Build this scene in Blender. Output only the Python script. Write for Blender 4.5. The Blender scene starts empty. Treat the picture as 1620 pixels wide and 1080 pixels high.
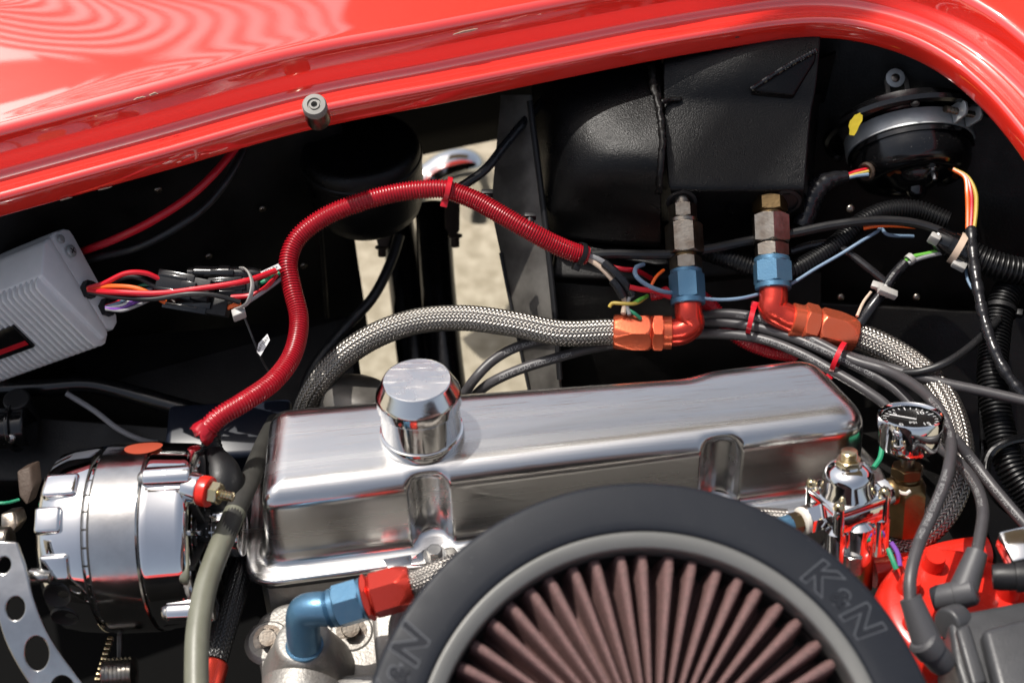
import bpy, bmesh, math, random
import numpy as np
from mathutils import Vector as V, Matrix
random.seed(7); np.random.seed(7)
R_ = math.radians
SC = bpy.context.scene
COL = SC.collection

# ------------------------------------------------------------------ camera
PITCH, DIST, LENS = 52.0, 1.15, 50.0
CP = V((0, -DIST*math.cos(R_(PITCH)), DIST*math.sin(R_(PITCH))))
FW = V((0, math.cos(R_(PITCH)), -math.sin(R_(PITCH))))
UP = V((0, math.sin(R_(PITCH)), math.cos(R_(PITCH))))
RT = V((1, 0, 0))
cam_d = bpy.data.cameras.new('camera'); cam = bpy.data.objects.new('camera', cam_d); COL.objects.link(cam)
cam.location = CP; cam.rotation_euler = (R_(90-PITCH), 0, 0)
cam_d.lens = LENS; cam_d.sensor_width = 36; cam_d.sensor_fit = 'HORIZONTAL'
cam_d.clip_start = 0.02; cam_d.clip_end = 500
cam_d.dof.use_dof = True; cam_d.dof.focus_distance = 1.17; cam_d.dof.aperture_fstop = 5.0
SC.camera = cam
# ------------------------------------------------------------------ world, sun, exposure
SUN = V((-0.34, 0.27, 0.90)).normalized()
w = bpy.data.worlds.new('World'); SC.world = w; w.use_nodes = True
nt = w.node_tree; bg = nt.nodes['Background']
sky = nt.nodes.new('ShaderNodeTexSky'); sky.sky_type = 'NISHITA'; sky.sun_disc = False
sky.sun_elevation = math.asin(SUN.z); sky.sun_rotation = math.atan2(SUN.x, SUN.y)
sky.dust_density = 4.0; sky.ozone_density = 0.6; sky.air_density = 1.0
hs_ = nt.nodes.new('ShaderNodeHueSaturation'); hs_.inputs['Saturation'].default_value = 0.6
nt.links.new(sky.outputs[0], hs_.inputs['Color']); nt.links.new(hs_.outputs[0], bg.inputs[0]); bg.inputs[1].default_value = 0.10
sd = bpy.data.lights.new('sun', 'SUN'); so = bpy.data.objects.new('sun', sd); COL.objects.link(so)
sd.energy = 3.6; sd.angle = R_(0.6); sd.color = (1, 0.95, 0.88)
so.rotation_euler = SUN.to_track_quat('Z', 'Y').to_euler(); so.location = SUN*3
vs = SC.view_settings
vs.view_transform = 'Standard'; vs.look = 'None'; vs.gamma = 1; vs.exposure = 0.5; vs.use_curve_mapping = False
SC.cycles.max_bounces = 8; SC.cycles.use_denoising = True
SC.cycles.sample_clamp_indirect = 6

# ------------------------------------------------------------------ pixel helpers (photograph 1620 x 1080)
K = 36.0/LENS/1620.0
def ray(px, py): return FW + RT*((px-810)*K) + UP*((540-py)*K)
def P(px, py, z):
    d = ray(px, py); return CP + d*((z-CP.z)/d.z)
def PD(px, py, t): return CP + ray(px, py)*t
def PPl(px, py, o, n):
    d = ray(px, py); return CP + d*((o-CP).dot(n)/d.dot(n))
def depth(p): return (p-CP).dot(FW)
def u_at(p): return depth(p)*K
def s_y(A, a, py):
    Q = (540-py)*K; r = A-CP
    return (Q*r.dot(FW)-r.dot(UP))/(a.dot(UP)-Q*a.dot(FW))
def s_x(A, a, px):
    Q = (px-810)*K; r = A-CP
    return (Q*r.dot(FW)-r.dot(RT))/(a.dot(RT)-Q*a.dot(FW))
def camv(x, y, d): return (RT*x + UP*y + FW*d).normalized()
def PZ(pts): return [P(*q) for q in pts]

# ------------------------------------------------------------------ materials
MATS = {}
def mat(name, col, metal=0.0, rough=0.5, bump=0.0, bscale=400.0, cvar=0.0, cscale=60.0, col2=None, rvar=0.0,
        coat=0.0, spec=0.5, stretch=(1,1,1), speck=0.0, speckcol=(0.35,0.33,0.3), emit=0, aniso=0.0, detail=4.0, ior=1.5, sheen=0, scr=0.0):
    m = bpy.data.materials.new(name); m.use_nodes = True; MATS[name] = m
    n = m.node_tree.nodes; l = m.node_tree.links; b = n['Principled BSDF']
    b.inputs['Base Color'].default_value = (*col, 1); b.inputs['Metallic'].default_value = metal
    b.inputs['Roughness'].default_value = rough; b.inputs['Specular IOR Level'].default_value = spec
    b.inputs['Coat Weight'].default_value = coat; b.inputs['Coat Roughness'].default_value = 0.03
    b.inputs['Anisotropic'].default_value = aniso; b.inputs['IOR'].default_value = ior
    tc = n.new('ShaderNodeTexCoord'); mp = n.new('ShaderNodeMapping'); mp.inputs['Scale'].default_value = stretch
    l.new(tc.outputs['Object'], mp.inputs['Vector'])
    def noise(sc, det=detail, vec=None):
        t = n.new('ShaderNodeTexNoise'); t.inputs['Scale'].default_value = sc; t.inputs['Detail'].default_value = det
        l.new(vec or mp.outputs[0], t.inputs['Vector']); return t.outputs['Fac']
    def ramp(x, a, b_, lo=0.0, hi=1.0):
        r = n.new('ShaderNodeMapRange'); r.inputs[1].default_value = a; r.inputs[2].default_value = b_
        r.inputs[3].default_value = lo; r.inputs[4].default_value = hi; l.new(x, r.inputs[0]); return r.outputs[0]
    cur = None
    if cvar > 0:
        f = ramp(noise(cscale), 0.35, 0.65, 0, cvar)
        mx = n.new('ShaderNodeMix'); mx.data_type = 'RGBA'; l.new(f, mx.inputs[0])
        mx.inputs[6].default_value = (*col, 1); mx.inputs[7].default_value = (*(col2 or [c*0.5 for c in col]), 1)
        cur = mx.outputs[2]
    if speck > 0:
        f = ramp(noise(900, 2, tc.outputs['Object']), 0.74-0.08*speck, 0.80-0.08*speck)
        mx = n.new('ShaderNodeMix'); mx.data_type = 'RGBA'; l.new(f, mx.inputs[0])
        if cur: l.new(cur, mx.inputs[6])
        else: mx.inputs[6].default_value = (*col, 1)
        mx.inputs[7].default_value = (*speckcol, 1); cur = mx.outputs[2]
    if cur: l.new(cur, b.inputs['Base Color'])
    if rvar > 0:
        f = ramp(noise(cscale*0.7+20), 0.3, 0.7, max(0.02, rough-rvar), rough+rvar); l.new(f, b.inputs['Roughness'])
    h = None
    if bump > 0:
        bp = n.new('ShaderNodeBump'); bp.inputs['Strength'].default_value = bump; bp.inputs['Distance'].default_value = 0.001
        l.new(noise(bscale, 3), bp.inputs['Height']); h = bp
    if scr > 0:
        for ang in (0.5, -0.9, 1.6):
            m2 = n.new('ShaderNodeMapping'); m2.inputs['Rotation'].default_value = (0, 0, ang); m2.inputs['Scale'].default_value = (14, 900, 14)
            l.new(tc.outputs['Object'], m2.inputs['Vector'])
            f = ramp(noise(1.0, 2, m2.outputs[0]), 0.66, 0.74)
            bp = n.new('ShaderNodeBump'); bp.inputs['Strength'].default_value = scr; bp.inputs['Distance'].default_value = 0.0004
            l.new(f, bp.inputs['Height'])
            if h: l.new(h.outputs[0], bp.inputs['Normal'])
            h = bp
    if h:
        l.new(h.outputs[0], b.inputs['Normal'])
        if coat and bscale > 300: pass
    if emit: b.inputs['Emission Strength'].default_value = emit
    return m
mat('blocker_brown', (0.16,0.13,0.10), rough=0.7)
mat('stripe_dark', (0.05,0.035,0.025), rough=0.7)
mat('red_paint', (0.80, 0.028, 0.016), rough=0.4, coat=1.0, bump=0.008, bscale=25, spec=0.2)
MATS['red_paint'].node_tree.nodes['Principled BSDF'].inputs['Coat IOR'].default_value = 2.35
mat('primer', (0.45, 0.36, 0.28), rough=0.7, cvar=0.6, cscale=300)
mat('bare_dark', (0.03, 0.028, 0.026), rough=0.6)
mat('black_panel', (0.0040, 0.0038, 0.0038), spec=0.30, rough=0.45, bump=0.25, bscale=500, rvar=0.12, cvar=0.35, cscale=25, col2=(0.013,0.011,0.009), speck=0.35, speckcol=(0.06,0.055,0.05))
mat('black_pebble', (0.0025, 0.0025, 0.0028), rough=0.33, bump=0.45, bscale=900, rvar=0.08, speck=0.12, spec=0.26, speckcol=(0.12,0.11,0.1))
mat('black_gloss', (0.004, 0.004, 0.0045), rough=0.18, bump=0.05, bscale=250, rvar=0.08, spec=0.6, speck=0.3, speckcol=(0.14,0.13,0.12))
mat('black_rubber', (0.007, 0.007, 0.008), spec=0.4, rough=0.5, bump=0.12, bscale=700, rvar=0.08)
mat('black_cable', (0.012, 0.012, 0.013), rough=0.38, bump=0.05, bscale=300, rvar=0.08)
mat('wire_sleeve', (0.055, 0.052, 0.055), rough=0.42, bump=0.06, bscale=500, rvar=0.06, cvar=0.4, cscale=80, col2=(0.035,0.033,0.036))
mat('boot_grey', (0.055, 0.055, 0.06), rough=0.5, bump=0.1, bscale=600)
mat('black_loom', (0.005, 0.005, 0.0055), rough=0.38, spec=0.4)
mat('black_tape', (0.012, 0.012, 0.014), rough=0.28, bump=0.6, bscale=90, rvar=0.1)
mat('lid_black', (0.011, 0.013, 0.018), spec=0.25, rough=0.5, bump=0.06, bscale=900, rvar=0.05, speck=0.05, speckcol=(0.2,0.2,0.2))
mat('logo_gloss', (0.012, 0.013, 0.016), rough=0.22)
mat('logo_edge', (0.06, 0.065, 0.075), rough=0.4)
mat('bumper_grey', (0.22,0.21,0.19), rough=0.55)
mat('ring_silver', (0.155, 0.155, 0.148), metal=0.6, rough=0.5, bump=0.05, bscale=200, cvar=0.3, cscale=40, col2=(0.19,0.19,0.185))
mat('pleat_mesh', (0.19, 0.10, 0.095), rough=0.65, cvar=0.9, cscale=700, col2=(0.10,0.06,0.055), bump=0.9, bscale=1400, detail=2)
mat('alu_brushed', (0.67, 0.665, 0.655), metal=1, rough=0.25, bump=0.05, bscale=500, stretch=(0.05,1.6,1.0), cvar=0.22, cscale=30, col2=(0.56,0.56,0.55), rvar=0.07, scr=0.14)
mat('alu_polished', (0.82, 0.81, 0.79), metal=1, rough=0.11, bump=0.03, bscale=300, rvar=0.04, scr=0.05)
mat('alu_top', (0.80, 0.79, 0.77), metal=1, rough=0.27, bump=0.08, bscale=250, rvar=0.08, scr=0.35)
mat('undersheet_black', (0.003,0.003,0.003), rough=0.8, spec=0.06)
mat('alu_cast', (0.32, 0.31, 0.29), metal=0.6, rough=0.5, bump=0.5, bscale=450, cvar=0.7, cscale=45, col2=(0.22,0.20,0.18))
mat('alu_box', (0.84, 0.84, 0.85), metal=0.0, rough=0.40, bump=0.15, bscale=800, cvar=0.25, cscale=70, col2=(0.66,0.66,0.67))
mat('chrome', (0.78, 0.78, 0.78), metal=1, rough=0.045, bump=0.015, bscale=80, cvar=0.15, cscale=60, col2=(0.60,0.59,0.57))
mat('chrome_hazy', (0.58, 0.57, 0.55), metal=1, rough=0.15, bump=0.05, bscale=220, cvar=0.7, cscale=50, col2=(0.42,0.41,0.40), rvar=0.06)
mat('steel_dark', (0.30, 0.27, 0.23), metal=1, rough=0.30, bump=0.15, bscale=500, cvar=0.8, cscale=90, col2=(0.16,0.12,0.09))
mat('steel', (0.55, 0.54, 0.52), metal=1, rough=0.27, bump=0.1, bscale=400, cvar=0.5, cscale=80, col2=(0.35,0.32,0.28))
mat('zinc_gold', (0.66, 0.54, 0.30), metal=1, rough=0.22, cvar=0.5, cscale=150, col2=(0.55,0.50,0.42))
mat('brass', (0.24, 0.16, 0.075), metal=1, rough=0.33, bump=0.15, bscale=400, cvar=0.7, cscale=70, col2=(0.15,0.095,0.045))
mat('ptfe', (0.75, 0.70, 0.62), rough=0.6)
mat('anod_blue', (0.085, 0.195, 0.31), metal=0.6, rough=0.34, bump=0.15, bscale=700, cvar=0.6, cscale=110, col2=(0.105,0.22,0.33), speck=0.35, speckcol=(0.03,0.06,0.1))
mat('anod_orange', (0.88, 0.17, 0.075), metal=0.75, rough=0.26, bump=0.08, bscale=500, cvar=0.5, cscale=60, col2=(0.82,0.20,0.11))
mat('anod_red', (0.70, 0.065, 0.045), metal=0.75, rough=0.24, bump=0.08, bscale=500, cvar=0.5, cscale=60, col2=(0.70,0.06,0.035))
mat('braid', (0.33, 0.31, 0.285), metal=1, rough=0.40, cvar=0.5, cscale=80, col2=(0.25,0.23,0.21))
mat('braid_dark', (0.07, 0.07, 0.07), metal=0.8, rough=0.35)
mat('braid_core', (0.012, 0.011, 0.010), rough=0.7)
mat('red_conduit', (0.36, 0.005, 0.014), rough=0.30, spec=0.55, cvar=0.3, cscale=50, col2=(0.21,0.004,0.010))
mat('red_wire', (0.55, 0.010, 0.022), rough=0.32)
mat('red_plastic', (0.66, 0.022, 0.012), rough=0.30, bump=0.05, bscale=300, rvar=0.06)
mat('orange_wire', (0.85, 0.13, 0.015), rough=0.35)
mat('green_wire', (0.02, 0.25, 0.13), rough=0.4)
mat('lime_wire', (0.12, 0.38, 0.05), rough=0.4)
mat('purple_wire', (0.18, 0.06, 0.35), rough=0.4)
mat('blue_wire', (0.16, 0.24, 0.34), rough=0.4)
mat('yellow_wire', (0.50, 0.36, 0.06), rough=0.45)
mat('tan_wire', (0.55, 0.42, 0.32), rough=0.5)
mat('grey_wire', (0.25, 0.25, 0.26), rough=0.4)
mat('white_wire', (0.6, 0.6, 0.6), rough=0.4)
mat('white_plastic', (0.36, 0.35, 0.33), rough=0.45)
mat('print_white', (0.62, 0.62, 0.62), rough=0.6)
mat('print_grey', (0.27, 0.27, 0.27), rough=0.6)
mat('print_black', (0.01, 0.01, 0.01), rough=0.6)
mat('undercoat', (0.004,0.004,0.004), rough=0.7, spec=0.2)
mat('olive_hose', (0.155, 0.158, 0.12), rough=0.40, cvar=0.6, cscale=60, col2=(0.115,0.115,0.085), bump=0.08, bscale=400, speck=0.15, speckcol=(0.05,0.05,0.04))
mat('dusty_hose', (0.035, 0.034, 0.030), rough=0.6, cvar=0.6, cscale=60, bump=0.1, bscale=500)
mat('rust_brown', (0.05, 0.032, 0.022), metal=0.3, rough=0.6, bump=0.5, bscale=300)
mat('panel_grey', (0.17, 0.16, 0.145), metal=0.3, rough=0.45, cvar=0.8, cscale=30, col2=(0.045,0.04,0.036), bump=0.1, bscale=200)
mat('yellow_paint', (0.55, 0.42, 0.02), rough=0.7, bump=0.5, bscale=200)
mat('copper', (0.45, 0.15, 0.06), metal=1, rough=0.35)
mat('clamp_zinc', (0.46, 0.48, 0.48), metal=0.3, rough=0.36, bump=0.15, bscale=300, cvar=0.5, cscale=60, col2=(0.28,0.29,0.29))
mat('sticker_red', (0.35, 0.06, 0.03), rough=0.4)
mat('gauge_black', (0.006, 0.006, 0.006), rough=0.25)
mat('gasket', (0.015, 0.014, 0.014), rough=0.8)
mat('concrete', (0.37, 0.33, 0.25), rough=0.85, bump=1.0, bscale=180, cvar=0.8, cscale=45, col2=(0.22,0.19,0.13), speck=0.8, speckcol=(0.10,0.085,0.06))
mat('dark_blue_box', (0.008, 0.011, 0.02), rough=0.3)
mat('coil_grey', (0.045, 0.046, 0.05), rough=0.42, bump=0.15, bscale=500, rvar=0.1, cvar=0.4, cscale=40)
g = bpy.data.materials.new('gauge_glass'); g.use_nodes = True; MATS['gauge_glass'] = g
gb = g.node_tree.nodes['Principled BSDF']; gb.inputs['Transmission Weight'].default_value = 1; gb.inputs['Roughness'].default_value = 0.02; gb.inputs['IOR'].default_value = 1.45
ct = bpy.data.materials.new('canopy_cloth'); ct.use_nodes = True; MATS['canopy_cloth'] = ct
b_ = ct.node_tree.nodes['Principled BSDF']; b_.inputs['Base Color'].default_value = (0.85,0.85,0.85,1); b_.inputs['Roughness'].default_value = 0.8
tr_ = ct.node_tree.nodes.new('ShaderNodeBsdfTranslucent'); tr_.inputs[0].default_value = (0.9,0.9,0.9,1)
mx_ = ct.node_tree.nodes.new('ShaderNodeMixShader'); mx_.inputs[0].default_value = 0.55
ct.node_tree.links.new(b_.outputs[0], mx_.inputs[1]); ct.node_tree.links.new(tr_.outputs[0], mx_.inputs[2])
ct.node_tree.links.new(mx_.outputs[0], ct.node_tree.nodes['Material Output'].inputs[0])

# ------------------------------------------------------------------ object helpers
ORG = {}
def tag(o, label=None, cat=None, group=None, kind=None):
    if label: o['label'] = label
    if cat: o['category'] = cat
    if group: o['group'] = group
    if kind: o['kind'] = kind
    return o
def thing(name, loc, label, cat, group=None):
    o = bpy.data.objects.new(name, None); COL.objects.link(o); o.location = loc; o.empty_display_size = 0.01
    ORG[o] = V(loc); return tag(o, label, cat, group)
def mesh_of(vf, m, sharp=30, smooth=True):
    vs_, fs = vf
    me = bpy.data.meshes.new('mesh'); me.from_pydata([tuple(v) for v in vs_], [], fs)
    bm = bmesh.new(); bm.from_mesh(me); bmesh.ops.recalc_face_normals(bm, faces=bm.faces); bm.to_mesh(me); bm.free()
    if smooth:
        me.polygons.foreach_set('use_smooth', [True]*len(me.polygons)); me.set_sharp_from_angle(angle=R_(sharp))
    me.materials.append(MATS[m]); return me
def obj(name, vf, m, parent=None, label=None, cat=None, group=None, kind=None, sharp=30, smooth=True):
    vs_, fs = vf
    a = np.array([tuple(v) for v in vs_]); c = V((a.min(0)+a.max(0))/2)
    me = mesh_of(([V(v)-c for v in vs_], fs), m, sharp, smooth); me.name = name
    o = bpy.data.objects.new(name, me); COL.objects.link(o)
    ORG[o] = c; o.location = c
    if parent: o.parent = parent; o.location = c-ORG[parent]
    return tag(o, label, cat, group, kind)
def obj_at(name, me, M4, parent=None, label=None, cat=None, group=None, kind=None):
    o = bpy.data.objects.new(name, me); COL.objects.link(o)
    ORG[o] = M4.translation.copy()
    if parent: o.parent = parent; o.matrix_local = Matrix.Translation(-ORG[parent]) @ M4
    else: o.matrix_world = M4
    return tag(o, label, cat, group, kind)
def join(*vfs):
    V_, F_ = [], []
    for v, f in vfs:
        b = len(V_); V_ += list(v); F_ += [tuple(i+b for i in q) for q in f]
    return V_, F_
def frame(o, a, x=None):
    a = V(a).normalized()
    if x is None: x = V((0,0,1)) if abs(a.z) < 0.9 else V((1,0,0))
    x = (V(x)-a*V(x).dot(a)).normalized(); y = a.cross(x)
    return V(o), x, y, a
def M_frame(fr):
    o, x, y, a = fr
    return Matrix(((x.x,y.x,a.x,o.x),(x.y,y.y,a.y,o.y),(x.z,y.z,a.z,o.z),(0,0,0,1)))
def lathe(fr, prof, seg=48, hexes=None, ph=0.0, caps=True, arc=None):
    """prof: (s, r) along the axis; hexes: flat half-width (or None) for every profile point (surface of revolution cut by a hexagon)"""
    o, x, y, a = fr; vs_, fs = [], []
    full = arc is None; n = seg if full else seg+1
    for i, (s, r) in enumerate(prof):
        F = hexes[i] if hexes else None
        for j in range(n):
            t = ph + (2*math.pi*j/seg if full else arc[0]+(arc[1]-arc[0])*j/seg)
            rr = r
            if F:
                tt = ((t-ph) % (math.pi/3))-math.pi/6; rr = min(r, F/math.cos(tt))
            vs_.append(o + a*s + (x*math.cos(t)+y*math.sin(t))*rr)
    for i in range(len(prof)-1):
        for j in range(n if full else n-1):
            k = (j+1) % n
            fs.append((i*n+j, i*n+k, (i+1)*n+k, (i+1)*n+j))
    if caps and full:
        if prof[0][1] > 1e-6: fs.append(tuple(range(n-1, -1, -1)))
        if prof[-1][1] > 1e-6: fs.append(tuple((len(prof)-1)*n+j for j in range(n)))
    return vs_, fs
def sub(prof, n=5):
    out = []
    for p, q in zip(prof, prof[1:]):
        for i in range(n): out.append(tuple(p[k]+(q[k]-p[k])*i/n for k in range(2)))
    return out+[prof[-1]]
def nut(fr, s0, s1, F, ch=0.14, ph=0.0, bore=0):
    """hexagonal nut with turned chamfers, flat half-width F"""
    Rc = F/math.cos(math.pi/6); c = (Rc-F)*1.0+F*ch*0.3; d = c*0.6
    prof = [(s0, Rc-c)] + sub([(s0, Rc-c), (s0+d, Rc*1.001), (s1-d, Rc*1.001), (s1, Rc-c)], 5)[1:]
    return lathe(fr, prof, 72, [F]*len(prof), ph)
def round_prof(s0, s1, r, e, n=4):
    """cylinder profile with rounded edges e"""
    pr = [(s0, 0.0)]
    for i in range(n+1):
        t = math.pi/2*i/n; pr.append((s0+e-e*math.cos(t), r-e+e*math.sin(t)))
    for i in range(n+1):
        t = math.pi/2*i/n; pr.append((s1-e+e*math.sin(t), r-e+e*math.cos(t)))
    pr.append((s1, 0.0)); return pr
def spline(pts, step):
    pts = [V(p) for p in pts]
    if len(pts) == 2: pts = [pts[0], pts[0].lerp(pts[1], .5), pts[1]]
    e = [pts[0]*2-pts[1]] + pts + [pts[-1]*2-pts[-2]]; d = []
    for i in range(1, len(e)-2):
        p0, p1, p2, p3 = e[i-1:i+3]
        def td(a, b): return max(1e-6, (b-a).length**0.5)
        t0 = 0; t1 = t0+td(p0,p1); t2 = t1+td(p1,p2); t3 = t2+td(p2,p3)
        for j in range(24):
            t = t1+(t2-t1)*j/24
            A1 = p0*((t1-t)/(t1-t0))+p1*((t-t0)/(t1-t0)); A2 = p1*((t2-t)/(t2-t1))+p2*((t-t1)/(t2-t1)); A3 = p2*((t3-t)/(t3-t2))+p3*((t-t2)/(t3-t2))
            B1 = A1*((t2-t)/(t2-t0))+A2*((t-t0)/(t2-t0)); B2 = A2*((t3-t)/(t3-t1))+A3*((t-t1)/(t3-t1))
            d.append(B1*((t2-t)/(t2-t1))+B2*((t-t1)/(t2-t1)))
    d.append(pts[-1])
    L = [0]
    for a, b in zip(d, d[1:]): L.append(L[-1]+(b-a).length)
    n = max(2, int(round(L[-1]/step))); out = []; k = 0
    for i in range(n+1):
        s = L[-1]*i/n
        while k < len(L)-2 and L[k+1] < s: k += 1
        f = (s-L[k])/max(1e-9, L[k+1]-L[k]); out.append(d[k].lerp(d[k+1], min(1, max(0, f))))
    return out, L[-1]
def frames(path):
    T = []
    for i in range(len(path)):
        a = path[max(0, i-1)]; b = path[min(len(path)-1, i+1)]; T.append((b-a).normalized())
    # reference x: the side towards the sky/camera, so an angle of 0 faces the viewer
    x = UP.copy() if abs(T[0].dot(UP)) < 0.8 else V((1,0,0))
    x = (x-T[0]*x.dot(T[0])).normalized(); out = []
    for t in T:
        x = (x-t*x.dot(t)).normalized(); out.append((x.copy(), t.cross(x), t))
    return out
def tube(pts, r, seg=12, step=0.004, rf=None, caps=True, flat=None):
    path, L = spline(pts, step); fr = frames(path); vs_, fs = [], []
    for i, (p, (x, y, t)) in enumerate(zip(path, fr)):
        s = L*i/(len(path)-1); rr = rf(s, L) if rf else r
        for j in range(seg):
            q = 2*math.pi*j/seg; vs_.append(p+x*(rr*math.cos(q)*(flat or 1))+y*(rr*math.sin(q)))
    n = len(path)
    for i in range(n-1):
        for j in range(seg):
            k = (j+1) % seg; fs.append((i*seg+j, i*seg+k, (i+1)*seg+k, (i+1)*seg+j))
    if caps: fs.append(tuple(range(seg-1, -1, -1))); fs.append(tuple((n-1)*seg+j for j in range(seg)))
    return vs_, fs
def loom(pts, r, pitch=0.0023, depth_=0.16, seg=18):
    def rf(s, L): return r*(1-depth_*(0.5-0.5*math.tanh(2.2*math.cos(2*math.pi*s/pitch))/math.tanh(2.2)))
    return tube(pts, r, seg, pitch/6, rf)
def ring_around(p, t, r, w_, th, seg=28):
    fr = frame(p, t); pr = [(-w_/2, r), (-w_/2, r+th), (w_/2, r+th), (w_/2, r), (-w_/2, r)]
    return lathe(fr, pr, seg, caps=False)
def braid(pts, r, n=20, tanA=0.9, wf=0.76, amp=0.06, step=0.0010):
    path, L = spline(pts, step); fr = frames(path); N = len(path)
    Pn = np.array([tuple(p) for p in path]); X = np.array([tuple(f[0]) for f in fr]); Y = np.array([tuple(f[1]) for f in fr])
    s = np.linspace(0, L, N); vs_, fs = [], []; base = 0
    wa = 2*math.pi/n*wf
    for sg in (1, -1):
        for i in range(n):
            th = 2*math.pi*i/n + sg*s*tanA/r
            for k, off in enumerate((-0.5, -0.17, 0.17, 0.5)):
                q = th+off*wa
                hgt = sg*np.sin(q*n/2.0)*amp
                rr = r*(1+hgt-(0.035 if abs(off) > .4 else 0))
                vs_.append(Pn+X*(rr*np.cos(q))[:, None]+Y*(rr*np.sin(q))[:, None])
            for k in range(3):
                a = base+k*N; b = base+(k+1)*N; ii = np.arange(N-1)
                fs.append(np.stack([a+ii, a+ii+1, b+ii+1, b+ii], 1))
            base += 4*N
    return np.concatenate(vs_), np.concatenate(fs)
def fast_obj(name, vf, m, parent=None, **kw):
    vs_, fs = vf; c = V((vs_.min(0)+vs_.max(0))/2)
    me = bpy.data.meshes.new(name); n = len(fs)
    me.vertices.add(len(vs_)); me.vertices.foreach_set('co', (vs_-np.array(c)).astype(np.float32).ravel())
    me.loops.add(n*4); me.loops.foreach_set('vertex_index', fs.astype(np.int32).ravel())
    me.polygons.add(n); me.polygons.foreach_set('loop_start', np.arange(0, n*4, 4, dtype=np.int32)); me.polygons.foreach_set('loop_total', np.full(n, 4, dtype=np.int32))
    me.polygons.foreach_set('use_smooth', np.ones(n, dtype=bool)); me.update(); me.validate()
    me.materials.append(MATS[m]); o = bpy.data.objects.new(name, me); COL.objects.link(o); ORG[o] = c; o.location = c
    if parent: o.parent = parent; o.location = c-ORG[parent]
    return tag(o, **kw)
def braided_hose(name, pts, r, label, n=20, m='braid', group=None, tanA=0.9):
    t = thing(name, pts[0], label, 'hose', group)
    obj('inner_tube', tube(pts, r*0.93, 20, 0.004), 'braid_core', t)
    fast_obj('braid_sleeve', braid(pts, r, n, tanA), m, t, kind='stuff')
    return t
def rbox(o, ax, half, bev=0.001, seg=2):
    bm = bmesh.new(); bmesh.ops.create_cube(bm, size=2)
    for v in bm.verts: v.co = V((v.co.x*half[0], v.co.y*half[1], v.co.z*half[2]))
    if bev > 0: bmesh.ops.bevel(bm, geom=list(bm.edges), offset=bev, segments=seg, profile=0.5, affect='EDGES')
    x, y, z = ax; bm.verts.ensure_lookup_table()
    vs_ = [V(o)+x*v.co.x+y*v.co.y+z*v.co.z for v in bm.verts]; fs = [tuple(v.index for v in f.verts) for f in bm.faces]
    bm.free(); return vs_, fs
def prism(poly, ext, bev=0.0, seg=2):
    """polygon of 3-D points pushed along the vector ext; bevelled edges"""
    bm = bmesh.new(); a = [bm.verts.new(p) for p in poly]; f = bm.faces.new(a)
    r = bmesh.ops.extrude_face_region(bm, geom=[f]); nv = [g for g in r['geom'] if isinstance(g, bmesh.types.BMVert)]
    bmesh.ops.translate(bm, verts=nv, vec=ext)
    if bev: bmesh.ops.bevel(bm, geom=list(bm.edges), offset=bev, segments=seg, profile=0.5, affect='EDGES', clamp_overlap=True)
    bm.verts.ensure_lookup_table(); bm.verts.index_update()
    vs_ = [v.co.copy() for v in bm.verts]; fs = [tuple(v.index for v in q.verts) for q in bm.faces]; bm.free(); return vs_, fs
def text_vf(txt, size, shear=0.0, ext=0.0, fat=0.0):
    cu = bpy.data.curves.new('t', 'FONT'); cu.body = txt; cu.size = size; cu.shear = shear; cu.extrude = ext; cu.offset = fat
    cu.align_x = 'CENTER'; cu.align_y = 'CENTER'; cu.resolution_u = 3
    ob = bpy.data.objects.new('t', cu); COL.objects.link(ob)
    me = bpy.data.meshes.new_from_object(ob.evaluated_get(bpy.context.evaluated_depsgraph_get()))
    vs_ = [v.co.copy() for v in me.vertices]; fs = [tuple(p.vertices) for p in me.polygons]
    bpy.data.objects.remove(ob); bpy.data.curves.remove(cu); bpy.data.meshes.remove(me); return vs_, fs
def wrap_text(pts, r, s0, txt, size, ang=0.0, flip=False, step=0.002, shear=0.0):
    """lettering printed along a cable: s0 = arclength of the middle, ang = angle round the cable from the camera side"""
    path, L = spline(pts, step); fr = frames(path); vs_, fs = text_vf(txt, size, shear); out = []
    for v in vs_:
        x, y = (-v.x, -v.y) if flip else (v.x, v.y)
        s = min(max(s0+x, 0), L); f = s/L*(len(path)-1); i = min(int(f), len(path)-2); k = f-i
        p = path[i].lerp(path[i+1], k); X = fr[i][0].lerp(fr[i+1][0], k); t = fr[i][2]
        c = (CP-p); c = (c-t*c.dot(t)).normalized(); d = t.cross(c)
        q = ang+y/r; out.append(p+(c*math.cos(q)+d*math.sin(q))*(r+0.00015))
    return out, fs
def plane_text(txt, size, o, x, y, shear=0.0, fat=0.0):
    vs_, fs = text_vf(txt, size, shear, fat=fat); return [V(o)+x*v.x+y*v.y for v in vs_], fs
def bolt(name, fr, F, hgt, m, parent, washer=True, label=None):
    h = obj(name, nut(fr, 0.0008, hgt, F), m, parent, label=label)
    if washer: obj('washer', lathe(fr, [(0, 0), (0, F*1.75), (0.0012, F*1.75), (0.0012, 0)], 28), m, h)
    return h
def screw_head(name, fr, r, h, m, parent, cross=True):
    t = obj(name, lathe(fr, [(0, r)]+[(h*math.sin(q), r*math.cos(q)**.6) for q in (0.3,0.7,1.1,1.4)]+[(h, 0)], 24), m, parent)
    if cross:
        o, x, y, a = fr
        obj('slot', join(rbox(o+a*h*0.93, (x, y, a), (r*.55, r*.1, h*.12), 0), rbox(o+a*h*0.935, (x, y, a), (r*.1, r*.55, h*.12), 0)), 'print_black', t)
    return t
# ================================================================== SETTING
gz = -0.62
obj('ground', ([V((-40,-40,gz)), V((40,-40,gz)), V((40,40,gz)), V((-40,40,gz))], [(0,1,2,3)]), 'concrete', kind='structure', smooth=False)

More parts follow.
